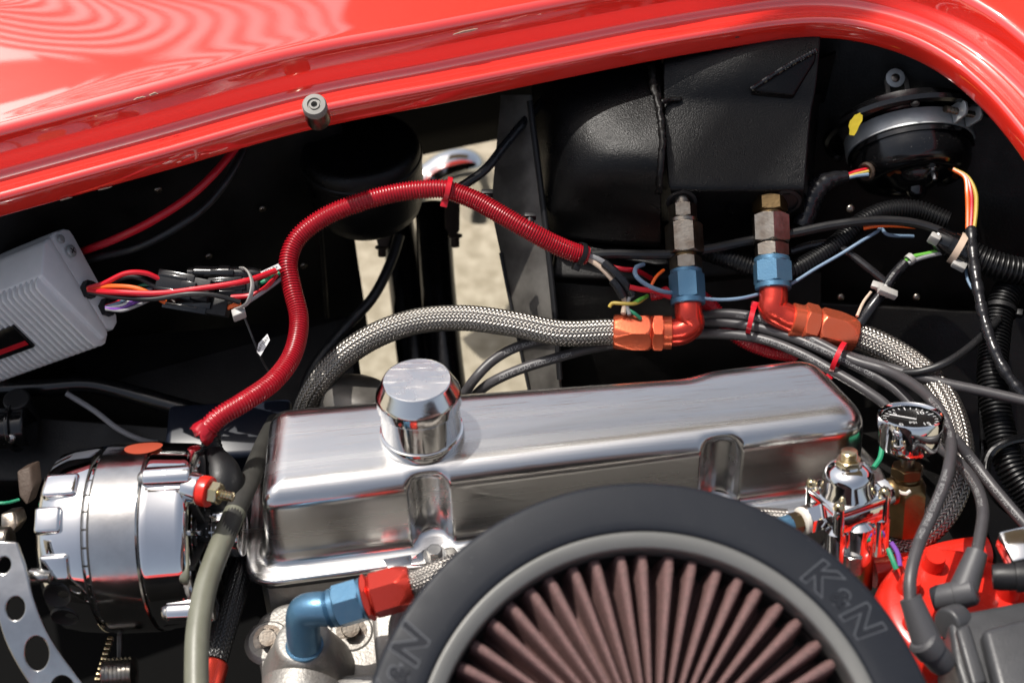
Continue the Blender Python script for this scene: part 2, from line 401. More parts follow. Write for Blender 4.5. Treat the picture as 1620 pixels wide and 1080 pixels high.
# ================================================================== FENDER (red body panel round the engine bay)
ZF = 0.10
lip_px = [(-420,462),(-200,401),(0,345),(245,277),(490,208),(700,166),(880,129),(1040,97),(1150,78),(1230,66),(1290,62),(1345,66),(1400,79),(1450,98),(1500,128),(1550,172),(1590,218),(1622,262),(1660,330),(1690,410),(1705,500),(1710,600)]
lip3 = [P(x, y, ZF-0.02) for x, y in lip_px]
lip, lipL = spline(lip3, 0.006)
def lip_normal(i):
    a = lip[max(0, i-2)]; b = lip[min(len(lip)-1, i+2)]; t = (b-a).normalized(); return V((-t.y, t.x, 0)).normalized()
prof2 = [(0.0025,-0.0205),(0.0,-0.0195),(0.0,-0.012),(0.0,-0.005),(0.001,-0.001),(0.004,0.0015),(0.008,0.001),(0.013,-0.0025),(0.020,-0.0045),(0.027,-0.004),(0.0305,-0.001),(0.032,0.004),(0.0335,0.014),(0.035,0.026),(0.0365,0.0310),(0.039,0.0338),(0.043,0.0355),
         (0.052,0.0370),(0.065,0.0395),(0.082,0.0425),(0.10,0.0452),(0.12,0.0475),(0.145,0.0495),(0.17,0.0505),(0.20,0.0500),(0.23,0.0475),(0.255,0.042),(0.275,0.030),(0.285,0.01),(0.288,-0.03),(0.290,-0.12),(0.290,-0.22),(0.290,-0.362)]
pv, pf = [], []
for i, p in enumerate(lip):
    n = lip_normal(i); s = lipL*i/(len(lip)-1)
    for o_, h in prof2:
        wob = 0.022*math.exp(-((p.x+0.45)/0.24)**2)*min(1, max(0, (o_-0.045)/0.13))**1.5
        pv.append(V((p.x, p.y, ZF)) + n*o_ + V((0,0,h+wob)))
m_ = len(prof2)
for i in range(len(lip)-1):
    for j in range(m_-1): pf.append((i*m_+j, (i+1)*m_+j, (i+1)*m_+j+1, i*m_+j+1))
fender = obj('car_fender', (pv, pf), 'red_paint', label='glossy red fender with a gutter lip curving round the engine bay', cat='fender', sharp=180)
sm = fender.modifiers.new('sub', 'SUBSURF'); sm.levels = 2; sm.render_levels = 2
so_ = fender.modifiers.new('thick', 'SOLIDIFY'); so_.thickness = 0.003; so_.offset = -1; so_.material_offset = 1; fender.data.materials.append(MATS['undercoat'])
def fender_pt(px, o_, h):
    k = min(range(len(lip)), key=lambda i: abs((lip[i]-CP).dot(RT)/(depth(lip[i])*K)+810-px) + (1e5 if i > len(lip)*0.8 else 0))
    n = lip_normal(k); return V((lip[k].x, lip[k].y, ZF))+n*o_+V((0,0,h)), n
def blob(c, ax, rx, ry, m, n=14, th=0.0006, rough=.35):
    x, y, z = ax; top = []; 
    for i in range(n):
        q = 2*math.pi*i/n; k = 1+random.uniform(-rough, rough); top.append(c+x*(rx*k*math.cos(q))+y*(ry*k*math.sin(q)))
    return prism(top, z*th, 0)
for px, o_, h, rx, ry, m, lb in [(262,0.036,0.0315,0.0045,0.0009,'primer','small primer chip on the edge of the fender'),(282,0.036,0.0315,0.003,0.0011,'primer',None),
                            (752,0.0348,0.0245,0.011,0.0011,'primer','bare scraped streak on the step of the lip'),(1075,0.0348,0.0250,0.022,0.0012,'bare_dark','dark gash in the step of the lip'),(1052,0.037,0.0322,0.008,0.0012,'primer',None),
                            (1168,0.0005,-0.008,0.0018,0.0005,'bare_dark',None),(100,0.0,-0.018,0.004,0.0006,'primer',None),(165,0.0,-0.0185,0.005,0.0006,'primer',None)]:
    c, n = fender_pt(px, o_-0.0005, h); t = V((n.y, -n.x, 0))
    upv = V((0,0,1)); 
    obj('paint_chip', blob(c-n*0.0002, (t, upv, -n), rx, ry, m), m, fender, label=lb, smooth=False)

# hood rest bumper on the lip
c, n = fender_pt(497, 0.012, 0.0)
c = PPl(503, 186, V((0,0,ZF)), V((0,0,1)))
ax = (V((0,-0.35,0.94))).normalized(); uu = u_at(c)
bt = thing('hood_bumper', c, 'small grey rubber hood stop on the red lip', 'bumper')
fr = frame(c, ax)
obj('stem', lathe(fr, [(-0.004,0),(-0.004,19*uu),(0.004,20*uu),(0.010,19*uu),(0.015,17.5*uu),(0.0155,0)], 32), 'steel_dark', bt)
obj('cap', lathe(fr, [(0.0157,17*uu),(0.0165,19.5*uu),(0.022,19.5*uu),(0.0238,17.5*uu),(0.0240,11*uu),(0.0225,10*uu),(0.0225,8.5*uu),(0.0238,8*uu),(0.0238,5*uu),(0.019,4.5*uu),(0.019,0)], 36), 'bumper_grey', bt)

# ================================================================== INNER FENDER (left, black)
iv, if_ = [], []
sel = [i for i in range(0, len(lip), 2) if (lip[i]-CP).dot(RT)/(depth(lip[i])*K)+810 < 572]
hs = [-0.01,-0.05,-0.09,-0.13,-0.17,-0.21,-0.25,-0.29,-0.33,-0.38,-0.43]
for a_, i in enumerate(sel):
    n = lip_normal(i)
    for j, h in enumerate(hs):
        o_ = 0.075+0.008*math.sin(a_*0.21+j*0.9)+0.05*(max(0, a_-len(sel)*0.80)/len(sel))
        iv.append(V((lip[i].x, lip[i].y, ZF+h))+n*o_)
for a_ in range(len(sel)-1):
    for j in range(len(hs)-1): b0 = a_*len(hs)+j; if_.append((b0, b0+len(hs), b0+len(hs)+1, b0+1))
ip = obj('inner_panel', (iv, if_), 'black_panel', label='black inner fender panel behind the silver ignition box', cat='panel', sharp=180)
q = ip.modifiers.new('thick', 'SOLIDIFY'); q.thickness = 0.003
# frame ledge under it
rail = PZ([(-60,617,-0.15),(60,612,-0.15),(140,607,-0.15),(190,617,-0.153),(260,637,-0.157),(330,655,-0.16),(450,672,-0.165)])
obj('frame_rail', tube(rail, 0.0085, 14, 0.006, flat=1.0), 'black_gloss', label='black frame tube along the foot of the inner panel', cat='rail')
sp = PZ([(-60,625,-0.16),(140,620,-0.16),(200,632,-0.165),(330,672,-0.17),(470,690,-0.17)])
obj('splash_shield', prism(sp+[p+V((0,-0.012,-0.26)) for p in reversed(sp)], V((0,0.004,0)), 0), 'black_panel', label='black splash shield hanging below the frame tube', cat='panel', smooth=False)
# starter relay below the rail
c = P(28,675,-0.15); t = thing('starter_relay', c, 'black cylindrical relay at the left edge above the alternator', 'relay')
fr = frame(c, V((1,0.05,0.1)))
obj('case', lathe(fr, round_prof(-0.05,0.012,0.019,0.003), 32), 'black_gloss', t)
obj('flange', lathe(fr, round_prof(-0.004,0.0,0.023,0.001), 32), 'black_gloss', t)
screw_head('terminal', frame(c+V((0,-0.018,0.008)), V((0,-.8,.6))), 0.005, 0.003, 'steel', t)
obj('post', lathe(frame(P(30,640,-0.14), V((0,0,1))), round_prof(-0.03,0.01,0.012,0.002), 24), 'black_rubber', t)
obj('ground_lead', tube(PZ([(105,622,-0.15),(150,650,-0.16),(190,680,-0.17),(230,697,-0.18),(300,705,-0.2)]), 0.0026, 10), 'grey_wire', label='thin grey cable dropping behind the alternator', cat='cable')
c = P(372,716,-0.17)
obj('dark_box', rbox(c, (V((1,.07,0)), V((-.07,1,0)), V((0,0,1))), (0.055,0.03,0.04), 0.006, 3), 'dark_blue_box', label='dark plastic box between the alternator and the valve cover', cat='box')

# ================================================================== CANISTER, FRAME TUBES, CHROME PIPE in the gap
c = P(578,285,-0.045); uu = u_at(c)
can = thing('canister', c, 'black round canister half hidden under the red lip', 'canister')
fr = frame(c, V((-0.05,0.12,1)))
rc = 92*uu
obj('drum', lathe(fr, [(-0.040,0),(-0.040,rc*.60),(-0.038,rc*.78),(-0.031,rc*.90),(-0.020,rc*.97),(0.0,rc),(0.03,rc*1.01),(0.036,rc*.99),(0.040,rc*.94),(0.043,rc*.86),(0.042,rc*.78),(0.044,rc*.6),(0.045,0)], 64), 'black_pebble', can, sharp=60)
obj('seam_ring', lathe(fr, [(0.022,rc*1.0),(0.024,rc*1.03),(0.028,rc*1.03),(0.030,rc*1.0)], 64, caps=False), 'black_panel', can)
ta = PZ([(625,335,-0.22),(640,430,-0.24),(655,560,-0.27),(670,700,-0.30)]); tb = PZ([(685,330,-0.20),(690,430,-0.22),(702,560,-0.25),(720,700,-0.28)])
obj('frame_tube', tube(ta, 0.0185, 28), 'black_gloss', label='left of the two black frame tubes in the gap', cat='tube', group='frame tubes in the gap')
obj('frame_tube', tube(tb, 0.019, 28), 'black_gloss', label='right of the two black frame tubes in the gap', cat='tube', group='frame tubes in the gap')
cp = [P(640,318,-0.40),P(680,284,-0.39),P(708,266,-0.38),P(738,262,-0.385),P(760,288,-0.42),P(756,340,-0.47)]
obj('exhaust_elbow', tube(cp, 0.0225, 36, 0.003), 'chrome', label='polished chrome pipe bend beside the black canister', cat='pipe')
t = thing('tube_bracket', P(715,355,-0.14), 'rusty brown tab with a bolt right of the frame tubes', 'bracket')
obj('tab', prism(PZ([(703,300,-0.13),(728,300,-0.13),(727,366,-0.15),(716,376,-0.15),(704,362,-0.15)]), V((0,0.004,0)), 0.0006), 'rust_brown', t)
bolt('bolt', frame(P(720,372,-0.152), V((0,-.5,-.86))), 0.0042, 0.012, 'rust_brown', t)
t = thing('tube_bracket', P(605,385,-0.14), 'rusty tab with a bolt under the black canister', 'bracket')
obj('tab', prism(PZ([(590,360,-0.13),(622,360,-0.13),(614,390,-0.14),(598,390,-0.14)]), V((0,0.004,0)), 0.0006), 'rust_brown', t)
bolt('bolt', frame(P(604,390,-0.14), V((0,-.5,-.86))), 0.0038, 0.010, 'rust_brown', t)
obj('black_cable', tube(PZ([(632,372,-0.13),(620,410,-0.14),(590,470,-0.15),(545,520,-0.16),(500,575,-0.17),(470,640,-0.19)]), 0.0052, 12), 'black_cable', label='black cable hanging down left of the frame tubes', cat='cable')
obj('black_cable', tube(PZ([(900,118,0.02),(868,150,0.02),(832,190,0.015),(800,228,0.01),(768,268,0.005),(738,290,0.0),(716,303,-0.002)]), 0.0042, 12), 'black_tape', label='taped black lead from under the fender to the red conduit', cat='cable')
# ledge of cast grey in front of frame tubes, behind the breather
obj('exhaust_port', lathe(frame(P(565,640,-0.12), V((0.2,0.5,0.85))), round_prof(-0.05,0.02,0.034,0.015), 40), 'panel_grey', label='dull grey rounded housing behind the breather cap', cat='housing')

# ================================================================== FOOTBOX (black pebbled box)
poly = [P(792,150,0.02),P(838,150,0.02),P(866,420,-0.06),P(884,600,-0.13),P(838,640,-0.16),P(806,470,-0.10),P(778,330,-0.05)]
o0 = poly[0]; nn = (poly[2]-poly[0]).cross(poly[5]-poly[0]).normalized()
nn = nn if nn.y > 0 else -nn
poly = [PPl(x, y, o0, nn) for x, y in [(792,150),(838,150),(868,420),(886,620),(842,640),(806,470),(776,330)]]
gp = thing('side_panel', poly[0], 'dull grey aluminium panel between the open gap and black box', 'panel')
obj('sheet', prism(poly, nn*0.004, 0.0008), 'panel_grey', gp)
obj('edge_trim', tube([PPl(x, y, o0-nn*0.002, nn) for x, y in [(838,160),(856,300),(870,420),(880,520),(886,600)]], 0.0028, 10), 'black_rubber', gp)
obj('edge_trim', tube([PPl(x, y, o0-nn*0.002, nn) for x, y in [(792,400),(806,470),(822,545),(838,620)]], 0.0016, 8), 'black_rubber', gp)

fb = thing('footbox', P(1060,330,-0.1), 'large black pebbled plastic box under the red fender corner', 'box')
def rounded_block(pix, z, ext, bev, m='black_pebble', name='panel', seg=4, lab=None):
    return obj(name, prism([P(x, y, z) for x, y in pix], ext, bev, seg), m, fb, label=lab, sharp=50)
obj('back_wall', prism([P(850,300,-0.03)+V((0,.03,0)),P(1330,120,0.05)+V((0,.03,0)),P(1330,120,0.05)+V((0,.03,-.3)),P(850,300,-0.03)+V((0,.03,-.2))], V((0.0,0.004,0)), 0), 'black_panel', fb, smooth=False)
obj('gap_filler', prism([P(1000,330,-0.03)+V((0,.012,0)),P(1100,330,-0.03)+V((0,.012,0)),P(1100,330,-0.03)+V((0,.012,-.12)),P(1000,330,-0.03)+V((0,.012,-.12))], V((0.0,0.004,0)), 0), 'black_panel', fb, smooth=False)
# left block: sloping top, rounded shoulder
def loftgrid(rows):
    vs_ = [p for r in rows for p in r]; n = len(rows[0]); fs = []
    for i in range(len(rows)-1):
        for j in range(n-1): fs.append((i*n+j, i*n+j+1, (i+1)*n+j+1, (i+1)*n+j))
    return vs_, fs
def sprow(pix, n=24):
    pts, _ = spline([P(*q) for q in pix], 0.002); k = len(pts)-1
    return [pts[int(round(k*i/(n-1)))] for i in range(n)]
rows = [sprow([(838,60,0.03),(880,56,0.055),(950,54,0.062),(1046,52,0.062)]),
        sprow([(840,110,0.015),(880,105,0.050),(950,103,0.058),(1046,100,0.060)]),
        sprow([(842,170,0.0),(880,165,0.040),(950,163,0.052),(1046,160,0.056)]),
        sprow([(848,250,-0.02),(880,240,0.020),(950,228,0.044),(1046,215,0.052)]),
        sprow([(850,300,-0.03),(880,292,0.000),(950,270,0.030),(1046,252,0.045)]),
        sprow([(853,322,-0.035),(882,318,-0.012),(950,300,0.010),(1046,280,0.032)]),
        sprow([(856,338,-0.04),(884,338,-0.022),(950,326,-0.008),(1046,308,0.012)]),
        sprow([(858,352,-0.05),(886,358,-0.04),(950,358,-0.03),(1046,350,-0.015)]),
        sprow([(858,362,-0.055),(888,374,-0.05),(950,384,-0.045),(1046,392,-0.04)])]
o = obj('shoulder_panel', loftgrid(rows), 'black_pebble', fb, sharp=180)
sm = o.modifiers.new('sub', 'SUBSURF'); sm.levels = 2; sm.render_levels = 2
q = o.modifiers.new('thick', 'SOLIDIFY'); q.thickness = 0.003
# right block
top = [P(1052,150,0.052),P(1195,143,0.056),P(1282,165,0.050),P(1280,290,0.022),P(1274,302,0.017),P(1064,308,0.017),P(1054,296,0.022)]
rows = [sprow([(1050,40,0.085),(1120,38,0.085),(1200,36,0.085),(1300,40,0.085)]),
        sprow([(1050,100,0.072),(1120,97,0.075),(1200,95,0.078),(1295,95,0.078)]),
        sprow([(1050,150,0.056),(1120,148,0.058),(1200,146,0.060),(1290,150,0.060)]),
        sprow([(1051,160,0.052),(1120,158,0.053),(1200,158,0.054),(1284,165,0.054)]),
        sprow([(1052,215,0.040),(1120,212,0.041),(1200,214,0.041),(1278,222,0.040)]),
        sprow([(1055,270,0.029),(1120,270,0.030),(1200,270,0.030),(1275,274,0.029)]),
        sprow([(1058,294,0.024),(1120,295,0.025),(1200,295,0.025),(1273,296,0.024)]),
        sprow([(1061,301,0.021),(1120,302,0.022),(1200,302,0.022),(1272,302,0.021)]),
        sprow([(1062,305,0.017),(1120,306,0.018),(1200,305,0.018),(1272,305,0.017)]),
        sprow([(1063,345,-0.02),(1120,346,-0.02),(1200,345,-0.02),(1272,345,-0.02)]),
        sprow([(1063,420,-0.08),(1120,422,-0.08),(1200,420,-0.08),(1290,420,-0.08)])]
o = obj('top_panel', loftgrid(rows), 'black_pebble', fb, sharp=180)
sm = o.modifiers.new('sub', 'SUBSURF'); sm.levels = 2; sm.render_levels = 2
q = o.modifiers.new('thick', 'SOLIDIFY'); q.thickness = 0.003
# left flank and right flank of the right block
rows = [[P(1290,150,0.060),P(1284,165,0.054),P(1278,222,0.040),P(1275,274,0.029),P(1273,296,0.024),P(1272,305,0.017)],
        [P(1300,150,0.02),P(1296,170,0.01),P(1290,230,-0.01),P(1287,280,-0.02),P(1285,300,-0.03),P(1284,320,-0.04)]]
obj('flank', loftgrid(rows), 'black_pebble', fb, sharp=180)
rows = [[P(1046,100,0.060),P(1046,160,0.056),P(1046,215,0.052),P(1046,252,0.045),P(1046,280,0.032),P(1046,308,0.012),P(1046,350,-0.015)],
        [P(1058,100,0.055),P(1055,160,0.040),P(1056,215,0.030),P(1058,252,0.02),P(1060,285,0.012),P(1062,310,0.0),P(1064,350,-0.03)]]
obj('flank', loftgrid(rows), 'black_pebble', fb, sharp=180)
# caulked seam between the two mouldings
sv = tube(PZ([(1031,105,0.064),(1034,140,0.062),(1040,160,0.060),(1046,195,0.056),(1048,230,0.052),(1045,262,0.046),(1044,285,0.036),(1042,305,0.022)]), 0.003, 10, 0.0025)
sv = ([v+V((random.uniform(-1,1), random.uniform(-1,1), random.uniform(-1,1)))*0.0009 for v in sv[0]], sv[1])
obj('sealant_bead', sv, 'black_panel', fb, label='rough bead of sealant', sharp=180)
sv = tube(PZ([(1046,162,0.058),(1060,158,0.056),(1078,157,0.055)]), 0.0022, 8, 0.0025)
obj('sealant_bead', ([v+V((random.uniform(-1,1), random.uniform(-1,1), random.uniform(-1,1)))*0.0007 for v in sv[0]], sv[1]), 'black_panel', fb, sharp=180)
# welded gusset
ga, gb_, gc = P(1188,142,0.0645), P(1292,80,0.0845), P(1256,150,0.0625)
obj('gusset', prism([ga, gb_, P(1290,96,0.078), gc], V((0.0,0.004,-0.03)), 0.002, 3), 'black_pebble', fb)
obj('weld_bead', tube([ga, ga.lerp(gb_, .5)+V((0,0,.002)), gb_], 0.0026, 10, 0.0012, rf=lambda s, L: 0.0024*(1+.16*math.sin(s*2400))), 'black_gloss', fb)
# ledge and lower box
rounded_block([(866,356),(1052,396),(1062,418),(1040,420),(880,392)], -0.052, V((0,0.01,-0.012)), 0.003, name='ledge')
obj('lower_panel', prism(PZ([(872,438,-0.075),(1010,444,-0.075),(1290,425,-0.075),(1290,390,-0.07),(880,372,-0.06)]), V((0,0.012,-0.03)), 0.004, 4), 'black_panel', fb)
obj('front_wall', prism([P(868,440,-0.085),P(1300,430,-0.085),P(1300,620,-0.20),P(876,640,-0.20)], V((0,0.01,-0.008)), 0.002), 'black_panel', fb)
obj('drain_hole', lathe(frame(P(1078,318,0.008), V((0,-1,.1))), [(0,0.0),(0,0.012),(0.0015,0.0135),(0.002,0.0105)], 24, caps=False), 'black_rubber', fb)
obj('drain_hole', lathe(frame(P(1243,318,0.008), V((0,-1,.1))), [(0,0.0),(0,0.012),(0.0015,0.0135),(0.002,0.0105)], 24, caps=False), 'black_rubber', fb)

# ================================================================== CORNER WALL WITH BLOWER MOTOR
cw = thing('cowl_wall', P(1450,300,-0.1), 'black cowl wall behind the round blower motor', 'panel')
obj('wall', prism([q_+V((0,.035,-.012)) for q_ in [P(1262,60,0.062),P(1345,30,0.075),P(1430,40,0.074),P(1720,250,0.05),P(1730,560,-0.16),P(1290,520,-0.16)]], V((0.0,0.02,-0.02)), 0.003), 'black_panel', cw)
ma = V((0.06,-0.93,-0.36)).normalized()
mc = P(1438,226,-0.005)
um = u_at(mc); mf = frame(mc, ma, V((1,0,0)))
obj('opening_ring', lathe(frame(mc-ma*0.012, ma, V((1,0,0))), [(0.0,132*um),(0.004,130*um),(0.006,125*um),(0.004,119*um),(0.0,113*um),(-0.012,108*um)], 80, caps=False), 'black_gloss', cw)
for a_ in (100, 215, 345):
    q = R_(a_); p_ = mc-ma*0.007+(mf[1]*math.cos(q)+mf[2]*math.sin(q))*120*um
    screw_head('rivet', frame(p_, ma), 7*um, 0.003, 'bare_dark', cw, False)
bm_ = thing('blower_motor', mc, 'black drum shaped blower motor with a grey clamp band', 'motor')
R0 = 94*um
prof = [(-0.02,R0*.9),(-0.012,R0*1.0),(0.002,R0*1.0),(0.010,R0*0.99),(0.020,R0*.97),(0.028,R0*.93),(0.034,R0*.85),(0.0365,R0*.76),(0.0375,R0*.68),(0.0365,R0*.62),(0.034,R0*.60),(0.034,R0*.45),(0.037,R0*.40),(0.042,R0*.34),(0.046,R0*.2),(0.047,0)]
obj('drum', lathe(mf, prof, 72), 'black_gloss', bm_, sharp=50)
obj('dome', lathe(frame(mc+ma*0.045, ma), [(0,0.010),(0.004,0.0095),(0.008,0.007),(0.010,0.003),(0.0105,0)], 28), 'black_gloss', bm_)
# mf: x = +X-ish, y = axis cross x ; find the angle that faces up in the picture
def mpt(deg, r, s): q = R_(deg); return mc+ma*s+(mf[1]*math.cos(q)+mf[2]*math.sin(q))*r
upd = max(range(0,360,5), key=lambda d: mpt(d, 1, 0).dot(UP))
cb = obj('clamp_band', lathe(mf, [(-0.008,R0*1.02),(-0.008,R0*1.055),(0.007,R0*1.055),(0.007,R0*1.02),(-0.008,R0*1.02)], 64, caps=False, arc=(R_(upd-150), R_(upd+168))), 'clamp_zinc', bm_)
obj('clamp_band', lathe(mf, [(0.0085,R0*0.995),(0.0085,R0*1.035),(0.0125,R0*1.03),(0.0125,R0*0.99)], 64, caps=False, arc=(R_(upd-170), R_(upd+120))), 'black_gloss', bm_, label='thin black lip under the clamp band')
rt_sign = 1 if mpt(upd+20, 1, 0).dot(RT) > mpt(upd-20, 1, 0).dot(RT) else -1
for dd, hh in ((14, .016), (30, .015)):
    d = upd+rt_sign*dd; a = mpt(d, R0*1.0, -0.001); rad = (mpt(d, 1, 0)-mc).normalized(); tan = rad.cross(ma)
    obj('clamp_ear', prism([a+ma*-0.008+rad*0.004, a+ma*0.009+rad*0.004, a+ma*0.007+rad*(hh+.003), a+ma*0.003+rad*(hh+.006), a+ma*-0.004+rad*(hh+.006), a+ma*-0.008+rad*(hh+.002)], tan*0.0030, 0.0006), 'clamp_zinc', bm_)
d = upd+rt_sign*2; a = mpt(d, R0*1.0, -0.001); rad = (mpt(d,1,0)-mc).normalized()
e = mpt(upd+rt_sign*33, R0*1.0, -0.001); rade = (mpt(upd+rt_sign*33,1,0)-mc).normalized()
obj('clamp_screw', tube([a+rad*0.013, e+rade*0.013], 0.0030, 12, 0.0008, rf=lambda s, L: 0.0030+0.0003*math.sin(s*6000)), 'steel_dark', bm_)
def PB(x, y, z): return P(x, y, z-0.010)
def PZB(q): return [PB(*t_) for t_ in q]
# strap with washer above the band
p1 = PB(1416,124,0.05); 
st = obj('hanger_strap', join(prism(PZB([(1400,128,0.048),(1407,128,0.048),(1412,172,0.045),(1405,172,0.045)]), V((0,.002,-.002)), .0003), prism(PZB([(1430,126,0.048),(1437,126,0.048),(1443,160,0.046),(1436,160,0.046)]), V((0,.002,-.002)), .0003), prism(PZB([(1400,128,0.048),(1404,116,0.049),(1430,114,0.049),(1437,126,0.048)]), V((0,.002,-.002)), .0003)), 'panel_grey', bm_)
obj('washer', lathe(frame(p1, V((0,-.6,.8))), [(0,0.004),(0,0.0085),(0.0015,0.0085),(0.0018,0.0075),(0.0018,0.004)], 28, caps=False), 'clamp_zinc', bm_)
screw_head('rivet', frame(p1, V((0,-.6,.8))), 0.0048, 0.0025, 'steel_dark', bm_, False)
obj('paint_mark', blob(PB(1352,196,0.047), (V((0.2,.6,.6)).normalized(), V((1,0,0)), V((0,-.7,.7))), 0.011, 0.005, 'yellow_paint', rough=.25), 'yellow_paint', bm_, label='yellow paint daub')
bolt('stud_nut', frame(PB(1475,259,0.012), ma), 0.0052, 0.006, 'steel', bm_)
obj('stud', lathe(frame(PB(1475,259,0.012), ma), round_prof(0.005,0.016,0.0028,0.0006), 16), 'steel', bm_)
obj('vent_hole', lathe(frame(mpt(upd+180-12, R0*.955, 0.024), (mpt(upd+168,1,0)-mc).normalized()), [(0,0),(0,.003)], 12, caps=False), 'print_black', bm_)
pc = PB(1413,242,0.022)
obj('vent_hole', lathe(frame(pc, (pc-mc-ma*(pc-mc).dot(ma)).normalized()*0.3+CP*0.5-pc*.5), [(0.001,0),(0.001,.0028),(0.0014,.0036)], 14, caps=False), 'print_black', bm_)
obj('grommet', lathe(frame(PB(1372,271,0.008), V((-.7,-.6,.3))), [(0,.003),(0,.0085),(.002,.0085),(.003,.007),(.002,.005)], 24, caps=False), 'rust_brown', bm_)
obj('winding', tube(PZB([(1406,276,.006),(1415,270,.006),(1425,272,.006),(1440,268,.006)]), 0.0025, 8), 'copper', bm_)
obj('winding', tube(PZB([(1500,262,.008),(1508,268,.008),(1516,272,.006),(1510,280,.004)]), 0.0030, 8), 'copper', bm_)
for pts, m in (([(1334,280,.008),(1350,273,.009),(1360,270,.010),(1374,267,.010)],'red_wire'), ([(1334,284,.006),(1350,279,.008),(1374,276,.009)],'blue_wire'), ([(1334,282,.006),(1350,277,.0085),(1374,271,.0095)],'yellow_wire')):
    obj('lead', tube(PZB(pts), 0.0016, 8, 0.002), m, bm_)
for dx, m in ((0,'red_wire'),(6,'orange_wire'),(-7,'yellow_wire')):
    obj('lead', tube(PZ([(1508,268,.012),(1528-dx*.3,280,.012),(1536-dx,305,.008),(1537-dx,330,.002),(1535-dx*.7,366,-.006)]), 0.0019, 8, 0.003), m, bm_)
obj('taped_lead', tube(PZB([(1340,279,.008),(1320,283,.008),(1300,292,.006),(1285,312,.0),(1275,340,-.008),(1266,360,-.014)]), 0.0075, 14, 0.002, rf=lambda s, L: 0.0052+0.0042*min(1, s/0.03)*(1+.12*math.sin(s*700))), 'black_tape', label='black taped wire bundle leaving the blower motor', cat='cable')

# ================================================================== NEAR SIDE OF THE BAY (below the camera) and added arcs and boards mirrored in the paint
NY = -0.86
nv2, nf2 = [], []
for i in range(41):
    x = -1.0+2.0*i/40
    for o_, h in prof2: nv2.append(V((x, NY-0.05*x*x-o_, ZF+h)))
for i in range(40):
    for j in range(m_-1): nf2.append((i*m_+j, i*m_+j+1, (i+1)*m_+j+1, (i+1)*m_+j))
nfd = obj('car_fender', (nv2, nf2), 'red_paint', label='red fender on the near side of the engine bay, out of view', cat='fender', sharp=180)
q = nfd.modifiers.new('thick', 'SOLIDIFY'); q.thickness = 0.003; q.material_offset = 1; nfd.data.materials.append(MATS['undercoat'])
obj('inner_panel', prism([V((-1.0,NY-.03,ZF-.015)),V((1.0,NY-.03,ZF-.015)),V((1.0,NY-.03,-.40)),V((-1.0,NY-.03,-.40))], V((0,-.004,0)), 0), 'black_panel', label='black inner panel on the near side of the engine bay', cat='panel', smooth=False)
pg = thing('stripe_prop', V((-1.5,2.5,2.6)), 'unseen slatted gazebo roof mirrored as curved lines in the red fender', 'prop')  # dark arcs and boards out of view, added to draw the fender's reflections
gfr = frame(V((-0.86,1.50,2.62)), V((0,0,1)), V((1,0,0)))
for k in range(15):
    r_ = 0.03+0.041*k; lo = -math.asin(min(1, .42/r_)) if r_ > .42 else -R_(100)
    obj('stripe_arc', lathe(gfr, [(-.02,r_),(-.02,r_+.011),(.02,r_+.011),(.02,r_),(-.02,r_)], 60, caps=False, arc=(lo, R_(95))), 'stripe_dark', pg, smooth=False)
bd = V((.55,.50,0)).normalized()
obj('band_blocker', rbox(V((-.60,1.16,2.68)), (bd, V((-bd.y,bd.x,0)), V((0,0,1))), (.44,.030,.015), 0), 'blocker_brown', pg, smooth=False)  # unseen board added to mirror as a darker band along the lip
obj('sky_blocker', rbox(V((1.2,2.0,2.68)), (V((1,0,0)), V((0,1,0)), V((0,0,1))), (1.43,1.0,.015), 0), 'blocker_brown', pg, smooth=False)  # unseen slab added to keep bright sky out of the paint's reflection
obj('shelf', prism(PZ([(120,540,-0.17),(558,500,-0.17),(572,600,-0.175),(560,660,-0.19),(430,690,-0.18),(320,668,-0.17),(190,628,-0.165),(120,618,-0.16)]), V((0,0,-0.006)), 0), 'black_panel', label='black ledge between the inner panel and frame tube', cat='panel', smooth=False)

# rivets and a folded seam on the inner panel
def on_panel(px, py):
    best = min(range(len(sel)), key=lambda a_: abs((lip[sel[a_]]-CP).dot(RT)/(depth(lip[sel[a_]])*K)+810-px)); n = lip_normal(sel[best])
    return PPl(px, py, V((lip[sel[best]].x, lip[sel[best]].y, 0))+n*0.064, n), n
for px, py in ((250,300),(330,405),(415,330),(480,420),(505,520),(520,330)):
    p_, n = on_panel(px, py); screw_head('rivet', frame(p_, -n), 0.0036, 0.0022, 'steel_dark', ip, False)
p_ = [on_panel(x, y)[0] for x, y in ((498,250),(505,340),(512,430),(518,520))]
obj('folded_seam', tube(p_, 0.0025, 8, 0.004), 'black_panel', ip)
for px, py, z in ((1330,470,-.07),(1450,470,-.07),(1345,330,-.0)):
    screw_head('rivet', frame(P(px, py, z), V((0,-.8,.6))), 0.0036, 0.0022, 'steel_dark', cw, False)
# ================================================================== ENGINE
YAW, TILT = 7.0, 9.0
EX = V((math.cos(R_(YAW)), math.sin(R_(YAW)), 0))
nv = Matrix.Rotation(R_(YAW), 3, 'Z') @ V((0, math.sin(R_(TILT)), math.cos(R_(TILT))))
EY = nv.cross(EX).normalized()
CO = P(700,700,0.0)                       # a point of the cover's top plane
def cov2(px, py):
    p = PPl(px, py, CO, nv)-CO; return np.array((p.dot(EX), p.dot(EY)))
corner = [((407,790),0.014),((1397,664),0.034),((1288,553),0.020),((1125,572),0.02),((1085,584),0.02),((740,608),0.02),((424,636),0.016)]
CN = [cov2(*c_[0]) for c_ in corner]; CL = [c_[1] for c_ in corner]; NC = len(CN)
if sum(CN[i][0]*CN[(i+1) % NC][1]-CN[(i+1) % NC][0]*CN[i][1] for i in range(NC)) < 0: CN = CN[::-1]; CL = CL[::-1]
